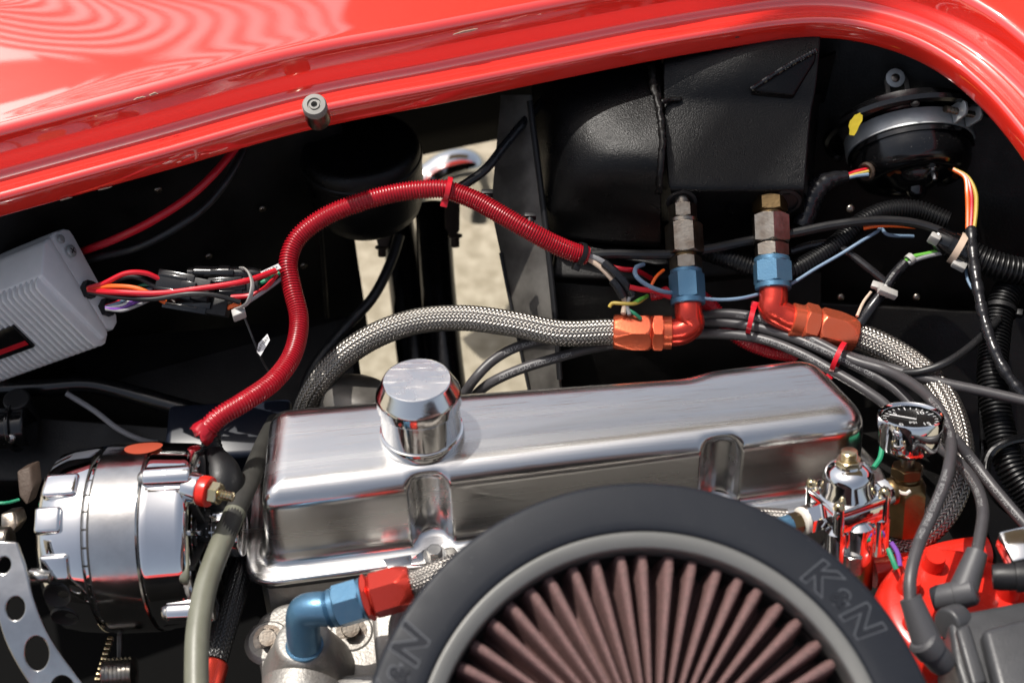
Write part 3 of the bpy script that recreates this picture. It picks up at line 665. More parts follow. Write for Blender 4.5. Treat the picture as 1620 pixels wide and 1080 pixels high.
ED = [(CN[(i+1) % NC]-CN[i])/np.linalg.norm(CN[(i+1) % NC]-CN[i]) for i in range(NC)]       # edge i: corner i -> i+1 (counter-clockwise)
EN = [np.array((-e[1], e[0])) for e in ED]                                                # inward normals
ECNT = [max(2, int(np.linalg.norm(CN[(i+1) % NC]-CN[i])/0.0013)) for i in range(NC)]
def ring(d):
    """outline moved inwards by d with its corners rounded; same point count for every d"""
    cs = []
    for i in range(NC):
        p1 = CN[i]+EN[i-1]*d; p2 = CN[i]+EN[i]*d; A_ = np.array([ED[i-1], -ED[i]]).T
        t_ = np.linalg.solve(A_, p2-p1); cs.append(p1+ED[i-1]*t_[0])
    pts, nrm, eid = [], [], []
    fil = []
    for i in range(NC):
        ln = max(0.002, CL[i]-d*.9); ln = min(ln, .45*np.linalg.norm(cs[i]-cs[i-1]), .45*np.linalg.norm(cs[(i+1) % NC]-cs[i])); fil.append(ln)
    for i in range(NC):
        a_ = cs[i]-ED[i-1]*fil[i]; b_ = cs[i]+ED[i]*fil[i]
        for k in range(10):
            t = k/10; pts.append(a_*(1-t)**2+2*cs[i]*t*(1-t)+b_*t*t); nn_ = EN[i-1]*(1-t)+EN[i]*t; nrm.append(nn_/np.linalg.norm(nn_)); eid.append(-1)
        c_ = cs[(i+1) % NC]-ED[i]*fil[(i+1) % NC]
        for k in range(ECNT[i]):
            t = k/ECNT[i]; pts.append(b_*(1-t)+c_*t); nrm.append(EN[i]); eid.append(i)
    return np.array(pts), np.array(nrm), eid
ol, inw, eid = ring(0.0); N = len(ol)
er = 0.020; H = 0.073
prof = []
for k in range(13):
    t = math.pi/2*k/12; prof.append((er*(1-math.sin(t)), er*.85*(1-math.cos(t))))
for h in np.linspace(er*.85+.003, H-0.009, 14): prof.append((-0.004*(h-er*.85)/(H-er*.85), h))
for k in range(1, 7):
    t = math.pi/2*k/6; prof.append((-0.0040-0.008*(1-math.cos(t)), H-0.009+0.0085*math.sin(t)))
prof += [(-0.019, H), (-0.0205, H+0.0008), (-0.021, H+0.0025), (-0.021, H+0.0045)]
g0 = [cov2(678,770), cov2(1150,710)]
gs = [ol[np.argmin(np.linalg.norm(ol-g, axis=1))] for g in g0]
verts, faces = [], []
def sst(a, b, x): t = min(1, max(0, (x-a)/(b-a))); return t*t*(3-2*t)
for (ins, h) in prof:
    pts_, nrm_, _ = ring(ins)
    for i in range(N):
        g = 0.0
        if eid[i] >= 0:
            for c_, wd in zip(gs, (0.0135, 0.0135)):
                dl = pts_[i]-c_
                if np.linalg.norm(dl) < 0.06:
                    q = abs(dl.dot(ED[eid[i]]))/wd
                    if q < 1.25:
                        sh = math.sqrt(max(0, 1-q*q)) if q < .93 else max(0, (1.25-q))*1.15
                        g += 0.012*sh*sst(0.0005, 0.014, h)*(1-sst(H-0.005, H-0.0005, h))
        p = pts_[i]+nrm_[i]*g; verts.append(V((p[0], p[1], -h)))
for r in range(len(prof)-1):
    for i in range(N): k = (i+1) % N; faces.append((r*N+i, r*N+k, (r+1)*N+k, (r+1)*N+i))
faces.append(tuple(range(N)))
Mc = M_frame((CO, EX, EY, nv))
vc = thing('valve_cover', CO-nv*0.07, 'long brushed aluminium valve cover in the middle of the engine', 'cover')
me = mesh_of((verts, faces), 'alu_brushed', 60)
obj_at('shell', me, Mc, vc)
gk = list(ring(-0.0215)[0][::4])
obj_at('gasket', mesh_of(prism([V((p[0],p[1],-H-0.0047)) for p in gk], V((0,0,-0.003))), 'gasket'), Mc, vc)
for (px, py) in ((655,884),):
    base = PPl(px, py, CO-nv*(H-0.001), nv)
def on_flange(px, py, up=0.0): return PPl(px, py, CO-nv*(H-up), nv)
hc = thing('hold_down_clip', on_flange(670,880), 'bright metal clip bolted to the foot of the valve cover', 'clip')
obj('tab', prism([on_flange(x, y, .001) for x, y in ((606,886),(650,879),(652,890),(700,884),(690,896),(615,902))], nv*0.0016, 0.0004), 'alu_polished', hc)
obj('plate', prism([on_flange(x, y, .0032) for x, y in ((650,894),(652,884),(672,870),(690,862),(702,872),(700,886),(672,893))], nv*0.0016, 0.0004), 'alu_polished', hc)
bolt('bolt', frame(on_flange(688,878,.006), nv), 0.0052, 0.0075, 'steel', hc)

# breather cap
bc = PPl(668,686, CO, nv); ub = u_at(bc)
br = thing('breather_cap', bc, 'round polished aluminium breather cap on the valve cover', 'cap')
bax = (nv+V((-0.02,0.10,0))).normalized(); fr = frame(bc, bax); rb = 67*ub
obj('base_rim', lathe(fr, [(-0.003,rb*.98),(0.001,rb*1.0),(0.004,rb*1.0),(0.0055,rb*.985),(0.0058,rb*.93)], 72, caps=False), 'alu_polished', br)
obj('body', lathe(fr, [(0.003,rb*.945),(0.006,rb*.94),(0.030,rb*.93),(0.0305,rb*.92)], 72, caps=False), 'alu_polished', br)
zt = s_y(bc, bax, 600)
obj('lid', lathe(fr, [(zt-0.022,rb*.90),(zt-0.0225,rb*.97),(zt-0.0215,rb*.992),(zt-0.014,rb*.992),(zt-0.0128,rb*.985)]+[(zt-0.0128+0.0118*k/6, rb*(.985-.185*k/6)) for k in range(1,7)]+[(zt-0.0004,rb*.79),(zt,rb*.77)], 72, caps=False), 'alu_polished', br)
obj('lid_disc', lathe(fr, [(zt-0.0002,rb*.775),(zt-0.0001,rb*.4),(zt-0.0001,0.001),(zt-0.0001,0)], 72, caps=False), 'alu_top', br)

# ------------------------------------------------------------------ cylinder head, block, front casting below the cover
hd = thing('engine_block', CO-nv*0.2, 'cast aluminium head and manifold below the valve cover', 'engine')
hp = list(ring(-0.012)[0][::6])
obj_at('cylinder_head', mesh_of(prism([V((p[0], p[1]-0.006, -H-0.008)) for p in hp], V((0,-0.012,-0.075)), 0.0), 'alu_cast'), Mc, hd)
obj('block', rbox(CO+EX*0.18+V((0.0,-0.11,-0.27)), (EX, V((-EX.y,EX.x,0)), V((0,0,1))), (0.29,0.20,0.13), 0.01), 'black_panel', hd)
obj('intake_manifold', rbox(V((0.09,-0.36,-0.115)), (EX, V((-EX.y,EX.x,0)), V((0,0,1))), (0.21,0.13,0.05), 0.012, 3), 'alu_cast', hd)
obj('carburettor', rbox(V((0.085,-0.38,-0.045)), (EX, V((-EX.y,EX.x,0)), V((0,0,1))), (0.10,0.075,0.035), 0.008, 3), 'alu_cast', hd)
# front casting (thermostat housing area)
def F(px, py, z=-0.085): return P(px, py, z)
man = [(402,992),(412,972),(440,955),(500,938),(610,910),(700,890),(760,980),(760,1110),(420,1110),(408,1040)]
obj('manifold', prism([F(x, y) for x, y in man], V((0,0,-0.035)), 0.005, 4), 'alu_cast', hd, sharp=45)
obj('manifold_wall', prism([F(x, y, -0.0845) for x, y in ((585,925),(720,880),(790,1000),(760,1100),(600,1090),(592,1000))], V((0,0,0.022)), 0.005, 4), 'alu_cast', hd, sharp=45)
nb = P(488,1060,-0.085); fr = frame(nb, V((0.0,0.15,1)))
obj('water_neck', lathe(fr, [(-0.01,0.036),(0.004,0.034),(0.014,0.030),(0.024,0.0255),(0.032,0.0225),(0.037,0.021),(0.040,0.0195),(0.0405,0.016)], 48), 'alu_cast', hd, sharp=60)
obj('water_neck', tube(PZ([(480,1085,-0.075),(470,1140,-0.075),(460,1200,-0.08)]), 0.030, 24), 'alu_cast', hd)
for (px, py) in ((425,1012),(556,998)):
    p = P(px, py, -0.084); bolt('bolt', frame(p, V((0.05,-0.25,1))), 0.0066, 0.0095, 'steel_dark', hd)
    obj('boss', lathe(frame(p-V((0,0,0.004)), V((0,0,1))), [(0,0.019),(0.003,0.0165),(0.004,0.015)], 32), 'alu_cast', hd)

# ------------------------------------------------------------------ fuel/coolant fitting, lower left: blue elbow, blue nut, red hose end
e0 = P(482,1022,-0.045); ue = u_at(e0)
lf = thing('hose_fitting', e0, 'blue anodised elbow with red hose end low in front of valve cover', 'fitting', 'anodised hose fittings')
ea = P(478,975,-0.020); ec = P(520,963,-0.012)
da = (P(650,925,0.0)-ec).normalized()
obj('elbow', tube([e0-V((0,0,.012)), e0, e0.lerp(ea,.6), ea+V((0.002,0.002,0.003)), ea.lerp(ec,.6)+V((0,0.001,.003)), ec], 27*ue, 32, 0.0015), 'anod_blue', lf, sharp=60)
obj('elbow_collar', lathe(frame(e0, V((0,0.15,1))), [(-0.012,0),(-0.012,24*ue),(-0.004,25*ue),(-0.003,30*ue),(0.002,30*ue),(0.003,27*ue)], 36), 'anod_blue', lf)
A = ec; fr = frame(A, da)
def sx(px): return s_x(A, da, px)
th = [(sx(515),27*ue)]
for k in range(6): s = sx(516)+(sx(527)-sx(516))*k/6; th += [(s,28*ue),(s+.0004,29.5*ue),(s+.0008,28*ue)]
obj('thread', lathe(fr, th, 40), 'anod_blue', lf)
obj('nut', join(lathe(fr, [(sx(524),0),(sx(524),30*ue),(sx(531),31*ue),(sx(532),0)], 40), nut(fr, sx(531), sx(574), 31*ue, ph=.35)), 'anod_blue', lf)
obj('collar', lathe(fr, [(sx(573),0),(sx(573),33*ue),(sx(577),34*ue),(sx(578),0)], 40), 'anod_blue', lf)
obj('lock_nut', nut(fr, sx(577), sx(588), 33*ue, ph=.2), 'anod_red', lf)
pr = sub([(sx(588),27*ue),(sx(589),33*ue),(sx(594),37*ue),(sx(630),37*ue),(sx(652),29*ue),(sx(653),26*ue)], 6)
obj('hose_end', lathe(fr, pr, 84, [31.5*ue if s > sx(592) else None for s, r in pr], .2), 'anod_red', lf)
hpath = [A+da*sx(645), A+da*sx(665), P(700,905,0.005), P(755,885,0.0), P(850,850,-0.005), P(960,830,-0.006), P(1080,822,-0.006), P(1180,822,-0.004), P(1245,826,-0.002)]
braided_hose('braided_hose', hpath, 21*ue, 'braided steel hose running from the low red fitting behind the air filter', 26)
braided_hose('braided_hose', PZ([(690,905,-0.02),(668,925,-0.025),(645,955,-0.03),(630,990,-0.04),(640,1060,-0.05)]), 15*ue, 'short braided hose bending down beside the air filter rim', 22)

# ------------------------------------------------------------------ two fittings on the footbox
def footbox_fitting(x0, y0, z0, parts, label):
    A = P(x0, y0, z0); a = V((parts['lean'],-0.90,-0.43)).normalized(); u = u_at(A); fr = frame(A, a, V((1,0,0)))
    t = thing('hose_fitting', A, label, 'fitting', 'anodised hose fittings')
    def sy(y): return s_y(A, a, y)
    for (nm, ya, yb, w_, m, ph, kind) in parts['list']:
        if kind == 'hex': obj(nm, nut(fr, sy(ya), sy(yb), w_*u*.93, ph=ph), m, t)
        else:
            pr = [(sy(ya),0),(sy(ya),w_*u*.95),(sy(ya)+.0006,w_*u),(sy(yb)-.0006,w_*u),(sy(yb),w_*u*.95),(sy(yb),0)]
            obj(nm, lathe(fr, pr, 40), m, t)
    return t, A, a, sy, u
pt = dict(lean=0.03, list=[('pipe_stub',296,332,15,'steel_dark',0,'cyl'),('small_nut',324,347,21,'steel_dark',.1,'hex'),('collar',347,356,23,'steel_dark',0,'cyl'),('union_nut',354,403,28,'steel_dark',.15,'hex'),('collar',402,409,19,'brass',0,'cyl'),
     ('lock_nut',407,428,24,'steel_dark',.1,'hex'),('collar',427,434,25,'anod_blue',0,'cyl'),('blue_nut',432,474,26,'anod_blue',.1,'hex'),('collar',473,482,27,'anod_blue',0,'cyl')])
fa, A, a, sy, u = footbox_fitting(1079,318,0.006, pt, 'left steel and blue fitting on the black box with orange hose end')
q0 = A+a*sy(478); q1 = A+a*sy(498)
hx = P(1060,526,q1.z-0.012); hdv = (P(968,525,-0.052)-hx).normalized()
obj('red_elbow', tube([q0, q1, P(1093,512,q1.z-0.006), P(1080,523,q1.z-0.010), hx, hx+hdv*0.004], 21.5*u, 32, 0.0015), 'anod_red', fa, sharp=60)
fr = frame(hx, hdv, V((0,0,1)))
def sx(px): return s_x(hx, hdv, px)
obj('swivel', lathe(fr, [(sx(1063),0),(sx(1063),24*u),(sx(1062),26*u),(sx(1049),26*u),(sx(1048),0)], 48), 'anod_orange', fa)
obj('swivel_nut', nut(fr, sx(1050), sx(1031), 27*u, ph=.3), 'anod_orange', fa)
pr = sub([(sx(1031),24*u),(sx(1030),26*u),(sx(1024),31*u),(sx(998),31*u),(sx(972),27*u),(sx(970),25*u)], 6)
obj('hose_end', lathe(fr, pr, 96, [27*u if s > sx(1029) else None for s, r in pr], .3), 'anod_orange', fa)
braided_hose('braided_hose', [hx+hdv*sx(985), hx+hdv*sx(960), P(890,527,-0.052), P(810,512,-0.050), P(735,503,-0.050), P(660,508,-0.055), P(595,530,-0.065), P(540,566,-0.080), P(500,612,-0.10), P(478,665,-0.135), P(470,720,-0.17)], 19.5*u,
             'thick braided steel hose arching behind the valve cover', 22)
pt = dict(lean=0.0, list=[('pipe_stub',300,318,17,'steel_dark',0,'cyl'),('brass_nut',313,337,26,'brass',.1,'hex'),('collar',336,343,21,'brass',0,'cyl'),('union_nut',341,386,29,'steel_dark',.55,'hex'),('collar',385,389,21,'steel_dark',0,'cyl'),
     ('lock_nut',387,409,26,'steel_dark',.5,'hex'),('collar',408,416,28,'anod_blue',0,'cyl'),('blue_nut',414,450,29,'anod_blue',.5,'hex'),('collar',449,458,28,'anod_blue',0,'cyl')])
fbn, A, a, sy, u = footbox_fitting(1217,306,0.008, pt, 'right brass and blue fitting on the black box with orange hose end')
q0 = A+a*sy(452); q1 = A+a*sy(474)
hx = P(1256,507,q1.z-0.010); hdv = (P(1352,531,-0.055)-hx).normalized()
obj('red_elbow', tube([q0, q1, P(1222,488,q1.z-0.004), P(1236,498,q1.z-0.008), hx, hx+hdv*0.004], 22*u, 32, 0.0015), 'anod_red', fbn, sharp=60)
fr = frame(hx, hdv, V((0,0,1)))
obj('swivel', lathe(fr, [(sx(1250),0),(sx(1250),24*u),(sx(1251),27*u),(sx(1270),27*u),(sx(1271),0)], 48), 'anod_orange', fbn)
obj('swivel_nut', nut(fr, sx(1268), sx(1291), 28.5*u, ph=.1), 'anod_orange', fbn)
pr = sub([(sx(1291),24*u),(sx(1292),27*u),(sx(1298),32*u),(sx(1325),32*u),(sx(1350),27*u),(sx(1352),25*u)], 6)
obj('hose_end', lathe(fr, pr, 96, [28*u if s > sx(1293) else None for s, r in pr], .1), 'anod_orange', fbn)
braided_hose('braided_hose', [hx+hdv*sx(1335), hx+hdv*sx(1362), P(1418,560,-0.055), P(1468,598,-0.050), P(1502,650,-0.045), P(1517,715,-0.045), P(1505,785,-0.05), P(1465,838,-0.06), P(1400,872,-0.07), P(1330,890,-0.08)], 21*u,
             'thick braided steel hose looping down past the pressure gauge', 22)

# ------------------------------------------------------------------ AIR CLEANER
ac_c = V((0.085,-0.392,0.094)); an = V((0.06,-math.sin(R_(15)),math.cos(R_(15)))).normalized()
ac = thing('air_cleaner', ac_c-an*0.1, 'round black air cleaner with pleated filter top in the foreground', 'air filter')
fr = frame(ac_c, an, V((1,0,0))); Mac = M_frame(fr)
Ro = 0.176
def rad_at(px, py, dz=0.0): return (PPl(px, py, ac_c+an*dz, an)-ac_c).length
rs = rad_at(1026,841); rt_ = rad_at(1026,866); rp = rt_-0.0015
obj('lid_ring', lathe(fr, [(-0.014,Ro*.985),(-0.010,Ro*.995),(-0.004,Ro),(-0.0012,Ro*.997),(0.0004,Ro*.990),(0.0010,Ro*.978),(0.0010,rs+.008),(0.0008,rs+.003),(0.0,rs+.001),(-0.002,rs+.0004)], 200, caps=False), 'lid_black', ac, sharp=60)
obj('mould_seam', lathe(fr, [(-0.0068,Ro*1.0),(-0.0065,Ro*1.0025),(-0.0060,Ro*1.0025),(-0.0057,Ro*1.0)], 200, caps=False), 'lid_black', ac)
obj('clamp_ring', lathe(fr, [(-0.0015,rs+.0008),(0.0002,rs),(0.0004,rs-.0012),(-0.0012,rt_+.0015),(-0.0020,rt_+.0003),(-0.005,rt_),(-0.020,rt_)], 200, caps=False), 'ring_silver', ac, sharp=60)
NPL = 53
ri, ro = 0.012, rp
pm_v, pm_f = [], []
rows = 16
xs = [-1,-.8,-.68,-.58,-.46,-.34,-.22,-.08,.08,.22,.34,.46,.58,.68,.8,1]; prof_n = len(xs)
for i in range(rows):
    f = i/(rows-1); r = ri+(ro-ri)*f
    hw = math.pi*r/NPL
    hgt = min(0.030, hw*5.0)
    top = -0.0075-0.004*max(0, (f-.94)/.06)**1.5
    for x in xs:
        ax_ = abs(x); capr = hw*.5
        if ax_ <= .34: z = top-capr*.6*(1-math.sqrt(max(0, 1-(ax_/.38)**2)))
        elif ax_ < .7: z = top-hgt*(.06+.62*(ax_-.34)/.34)
        else: z = top-hgt
        pm_v.append(V((r, x*hw*1.002, z)))
for i in range(rows-1):
    for j in range(prof_n-1): pm_f.append((i*prof_n+j, (i+1)*prof_n+j, (i+1)*prof_n+j+1, i*prof_n+j+1))
pme = mesh_of((pm_v, pm_f), 'pleat_mesh', 180); pme.name = 'pleat'
for k in range(NPL):
    q = 2*math.pi*(k+.35)/NPL+random.uniform(-.014,.014)
    obj_at('pleat', pme, Mac @ Matrix.Translation((0,0,random.uniform(-.0012,.0012))) @ Matrix.Rotation(q, 4, 'Z') @ Matrix.Rotation(random.uniform(-.05,.05), 4, 'X'), ac)
obj('filter_floor', lathe(fr, [(-0.040,0),(-0.040,rp),(-0.020,rp+.0005)], 96, caps=False), 'gasket', ac)
obj('centre_boss', lathe(fr, round_prof(-0.03,0.0,0.016,0.003), 32), 'lid_black', ac)
sv_, sf_ = [], []
for k in range(240):
    q = 2*math.pi*k/240; r = Ro*.955+(0.004 if k % 2 else -0.004)
    for z in (-0.012,-0.075): sv_.append(Mac @ V((r*math.cos(q), r*math.sin(q), z)))
for k in range(240): b = (k+1) % 240; sf_.append((2*k, 2*b, 2*b+1, 2*k+1))
obj('filter_element', (sv_, sf_), 'pleat_mesh', ac, smooth=False)
obj('base_plate', lathe(fr, [(-0.075,Ro*.99),(-0.078,Ro*1.0),(-0.083,Ro*.98),(-0.085,Ro*.9),(-0.095,0.06),(-0.11,0.05)], 96, caps=False), 'lid_black', ac)
def ring_logo(px, py, size):
    p = Mac.inverted() @ PPl(px, py, ac_c+an*0.001, an); r = math.hypot(p.x, p.y); q0 = math.atan2(p.y, p.x)
    for (txt, s_, dx, dy) in (('K', size, -size*.72, .0), ('&', size*.62, -size*.04, -size*.02), ('N', size, size*.66, 0)):
        vs_, fs = text_vf(txt, s_, 0.2, fat=size*.02)
        big, _ = text_vf(txt, s_, 0.2, fat=size*.055)
        def lay(src, lift):
            out = []
            for v in src:
                q = q0-(dx+v.x)/r; rr = r+dy+v.y; out.append(Mac @ V((rr*math.cos(q), rr*math.sin(q), 0.0010+lift)))
            return out
        bv, bf = text_vf(txt, s_, 0.2, fat=size*.055)
        a_ = obj('logo_edge', (lay(bv, .0003), bf), 'logo_edge', ac, smooth=False)
        obj('logo_letter', (lay(vs_, .0006), fs), 'logo_gloss', a_, smooth=False)
ring_logo(1330,945,0.026); ring_logo(630,1066,0.026)

# ------------------------------------------------------------------ ALTERNATOR
aa = V((0.995,0.03,0.06)).normalized(); AC = P(196,850,-0.055); ua = u_at(AC); af = frame(AC, aa, V((0,-0.5,0.85)))
al = thing('alternator', AC-V((0,0,0.07)), 'chrome alternator with banded housing beside the valve cover', 'alternator')
Ra = 149*ua
def X(px): return s_x(AC, aa, px+float(np.interp(px, [0,140,212,290,340], [48,48,53,40,40])))
obj('front_housing', lathe(af, [(X(48),Ra*.55),(X(50),Ra*.72),(X(56),Ra*.86),(X(66),Ra*.93),(X(90),Ra*.965),(X(122),Ra*.985),(X(128),Ra*.98),(X(130),Ra*.93),(X(134),Ra*.93)], 96), 'chrome', al, sharp=40)
obj('seam', lathe(af, [(X(129),Ra*.93),(X(142),Ra*.93)], 64, caps=False), 'bare_dark', al)
obj('stator_band', lathe(af, [(X(139),Ra*.94),(X(139.5),Ra*.985),(X(141),Ra*1.0),(X(205),Ra*1.0),(X(207),Ra*.985),(X(208),Ra*.95)], 96, caps=False), 'chrome_hazy', al)
obj('rear_housing', lathe(af, [(X(208),Ra*.95),(X(210),Ra*.985),(X(214),Ra*.992),(X(222),Ra*.975),(X(270),Ra*.955),(X(283),Ra*.935),(X(288),Ra*.90),(X(289),Ra*.80),(X(282),Ra*.78)], 96, caps=False), 'chrome', al, sharp=50)
obj('rear_plate', lathe(af, [(X(276),Ra*.80),(X(276),0.02),(X(300),0.02),(X(302),0)], 64, caps=False), 'bare_dark', al)
for k in range(14):
    q = 2*math.pi*k/14; d = af[1]*math.cos(q)+af[2]*math.sin(q); p = AC+aa*X(284)+d*Ra*.52
    obj('grille_spoke', rbox(p, (d, aa, d.cross(aa)), (Ra*.31,0.0045,0.0018), 0.0006), 'bare_dark' if k % 2 else 'chrome_hazy', al)
for rr in (.42,.62):
    obj('grille_ring', lathe(af, [(X(282),Ra*rr),(X(287),Ra*rr),(X(287),Ra*(rr+.03)),(X(282),Ra*(rr+.03))], 64, caps=False), 'chrome_hazy', al)
obj('bearing_cap', lathe(af, round_prof(X(280), X(345), 0.020, 0.002), 40), 'chrome', al)
def ap(deg, r, px): q = R_(deg); return AC+aa*X(px)+(af[1]*math.cos(q)+af[2]*math.sin(q))*r
# angle helpers: find the angle for a picture height on the visible side
def adeg(py, px):
    best = None
    for d in range(0, 360, 2):
        p = ap(d, Ra, px); r = p-CP
        if (p-AC-aa*(p-AC).dot(aa)).dot(-r) > 0:
            yy = 540-r.dot(UP)/(r.dot(FW)*K)
            if best is None or abs(yy-py) < best[0]: best = (abs(yy-py), d)
    return best[1]
for py, (xa, xb) in ((752,(212,296)),(972,(238,318))):
    d = adeg(py, 250); c0 = ap(d, Ra*.97, xa); dv = (c0-AC-aa*(c0-AC).dot(aa)).normalized()
    f2 = frame(c0, aa, dv)
    L = X(xb)-X(xa)
    obj('bolt_boss', join(lathe(f2, round_prof(0.0, L, 0.0085, 0.0015), 24), rbox(c0+aa*L/2-dv*0.006, (aa, dv, aa.cross(dv)), (L/2,0.006,0.011), 0.002)), 'chrome', al)
    screw_head('through_bolt', frame(c0, -aa, dv), 0.0062, 0.005, 'steel', al, False)
for py, (xa, xb) in ((765,(66,118)),(820,(60,100)),(900,(66,110))):
    d = adeg(py, 90); c0 = ap(d, Ra*.90, xa); dv = (c0-AC-aa*(c0-AC).dot(aa)).normalized(); L = X(xb)-X(xa)
    obj('cooling_web', rbox(c0+aa*L/2+dv*0.002, (aa, dv, aa.cross(dv)), (L/2,0.007,0.010), 0.003, 3), 'chrome', al)
# dark vents in the lower front housing
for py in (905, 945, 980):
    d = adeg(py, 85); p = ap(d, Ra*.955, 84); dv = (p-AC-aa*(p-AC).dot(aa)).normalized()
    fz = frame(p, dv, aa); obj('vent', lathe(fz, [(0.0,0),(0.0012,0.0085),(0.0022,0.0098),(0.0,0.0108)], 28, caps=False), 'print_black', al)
d = adeg(708, 195); p = ap(d, Ra*1.0, 196); dv = (p-AC-aa*(p-AC).dot(aa)).normalized(); tq = dv.cross(aa)
vs_ = []; n = 28; fs_ = []
for k in range(n):
    q = 2*math.pi*k/n; off = tq*(0.012*math.sin(q)); pp = p+aa*(0.0145*math.cos(q)*(1 if abs(math.cos(q))<2 else 1)); rel = pp+off-AC; ax_ = aa*rel.dot(aa); rd = (rel-ax_).normalized(); vs_.append(AC+ax_+rd*(Ra*1.0+0.0004))
cen_ = sum(vs_, V())/n
def onto(p_, e): rel = p_-AC; ax_ = aa*rel.dot(aa); return AC+ax_+(rel-ax_).normalized()*(Ra*1.0+e)
full = list(vs_)
for f in (.66,.33): full += [onto(cen_.lerp(v, f), .0005) for v in vs_]
full.append(onto(cen_, .0005))
for r_ in range(2):
    for k in range(n): fs_.append((r_*n+k, r_*n+(k+1) % n, (r_+1)*n+(k+1) % n, (r_+1)*n+k))
for k in range(n): fs_.append((2*n+k, 2*n+(k+1) % n, 3*n))
obj('sticker', (full, fs_), 'sticker_red', al, smooth=False, label='round rust red sticker')
# terminal post
tp = P(322,776,0.012); td = V((0.93,-0.28,0.1)).normalized(); f3 = frame(tp, td)
obj('terminal_base', lathe(frame(tp-td*0.014, td), round_prof(0,0.012,0.012,0.001), 24), 'chrome', al)
obj('terminal_insulator', lathe(f3, round_prof(-0.002,0.006,0.0115,0.0015), 28), 'red_plastic', al)
tn = obj('terminal_nut', nut(f3, 0.006, 0.014, 0.0075, ph=.3), 'zinc_gold', al)
obj('stud', lathe(f3, [(0.014,0.004)]+[(0.0145+0.0012*k, 0.0040 if k % 2 else 0.0034) for k in range(9)]+[(0.0252,0)], 20), 'zinc_gold', tn)
obj('screw_tower', lathe(frame(P(303,735,-0.01), V((.1,-.1,1))), [(-0.02,0.008),(0.004,0.007),(0.006,0.005),(0.010,0.005),(0.011,0)], 20), 'chrome_hazy', al)
# rubber boot on the charge cable
bo = thing('cable_boot', P(345,770,-0.01), 'black rubber boot over the charge cable behind the alternator terminal', 'boot')
obj('boot', tube(PZ([(336,712,-0.03),(342,728,-0.028),(350,750,-0.03),(352,775,-0.035),(346,800,-0.045)]), 0.015, 20, 0.002, rf=lambda s, L: 0.0065+0.0105*math.sin(min(1, (s/L)**1.1*1.05)*math.pi*.7)), 'black_rubber', bo)
obj('cable_neck', tube(PZ([(331,676,-0.025),(334,700,-0.028),(340,722,-0.028)]), 0.0075, 14, 0.001, rf=lambda s, L: 0.0075+.0008*math.sin(s*1500)), 'black_rubber', bo)
# left-hand clip, lugs
lg = thing('belt_guard', P(40,775,-0.03), 'small grey metal lugs at the front of the alternator', 'bracket')
obj('lug', prism(PZ([(26,745,-0.02),(48,737,-0.02),(52,770,-0.025),(42,800,-0.03),(30,785,-0.03)]), V((.004,.01,-.006)), .0015), 'rust_brown', lg)
obj('lug', prism(PZ([(0,812,-0.025),(22,808,-0.025),(28,830,-0.028),(14,850,-0.03),(0,835,-0.03)]), V((.004,.01,-.008)), .002), 'steel_dark', lg)
obj('spacer', lathe(frame(P(5,855,-0.03), V((1,0,.1))), round_prof(-0.03,0.006,0.011,0.002), 24), 'steel_dark', lg)
obj('wire', tube(PZ([(-10,795,-.02),(10,795,-.02),(30,790,-.025)]), .0012, 8), 'green_wire', lg)
# slotted adjusting arm
arm = thing('adjusting_arm', P(30,960,0.0), 'chrome adjusting arm with round holes at the lower left', 'bracket')
cen = [(8,868,30),(18,905,29),(22,950,31),(32,1000,36),(60,1050,42),(110,1110,46)]
hol = [(13,900,11),(22,959,15),(43,1016,19.5),(72,1066,21)]
bm = bmesh.new()
zA = 0.0
lft = [P(x-w_*(.9 if i<1 else 1), y+(0 if i else -2), zA) for i, (x, y, w_) in enumerate(cen)]; rgt = [P(x+w_, y-(4 if i > 2 else 0), zA) for i, (x, y, w_) in enumerate(cen)]
L1, _ = spline(lft, .002); R1, _ = spline(rgt, .002)
poly = L1+R1[::-1]
holes = []
av = [bm.verts.new(p) for p in poly]; edges = [bm.edges.new((av[i], av[(i+1) % len(av)])) for i in range(len(av))]
for (x, y, r) in hol:
    c0 = P(x, y, zA); rr = r*u_at(c0); hv = [bm.verts.new(c0+V((rr*math.cos(2*math.pi*k/28), rr*1.15*math.sin(2*math.pi*k/28), 0))) for k in range(28)]
    edges += [bm.edges.new((hv[k], hv[(k+1) % 28])) for k in range(28)]
bmesh.ops.triangle_fill(bm, use_beauty=True, use_dissolve=False, edges=edges)
r = bmesh.ops.extrude_face_region(bm, geom=list(bm.faces)); bmesh.ops.translate(bm, verts=[g_ for g_ in r['geom'] if isinstance(g_, bmesh.types.BMVert)], vec=(0,0,-0.005))
bm.verts.index_update(); vf = ([v.co.copy() for v in bm.verts], [tuple(v.index for v in f.verts) for f in bm.faces]); bm.free()
tl = Matrix.Translation(P(20,950,0)) @ Matrix.Rotation(R_(24), 4, 'X') @ Matrix.Translation(-P(20,950,0))
ap_ = obj('arm_plate', ([(lambda w_: V((w_.x, w_.y, w_.z-6.0*max(0, -(w_.y-P(20,930,0).y))**2)))(tl @ v) for v in vf[0]], vf[1]), 'chrome_hazy', arm, sharp=35)
bv_ = ap_.modifiers.new('bev', 'BEVEL'); bv_.width = 0.0012; bv_.segments = 3; bv_.limit_method = 'ANGLE'; bv_.angle_limit = R_(50)
screw_head('arm_bolt', frame(P(50,911,-0.01), V((1,-.1,.1))), 0.006, 0.012, 'steel', arm, False)
obj('tension_bolt', lathe(frame(P(58,911,-0.01), V((1,-.1,.1))), [(-.02,.0042)]+[(.001*k, .0046 if k % 2 else .0038) for k in range(12)]+[(.012,0)], 18), 'steel', arm)
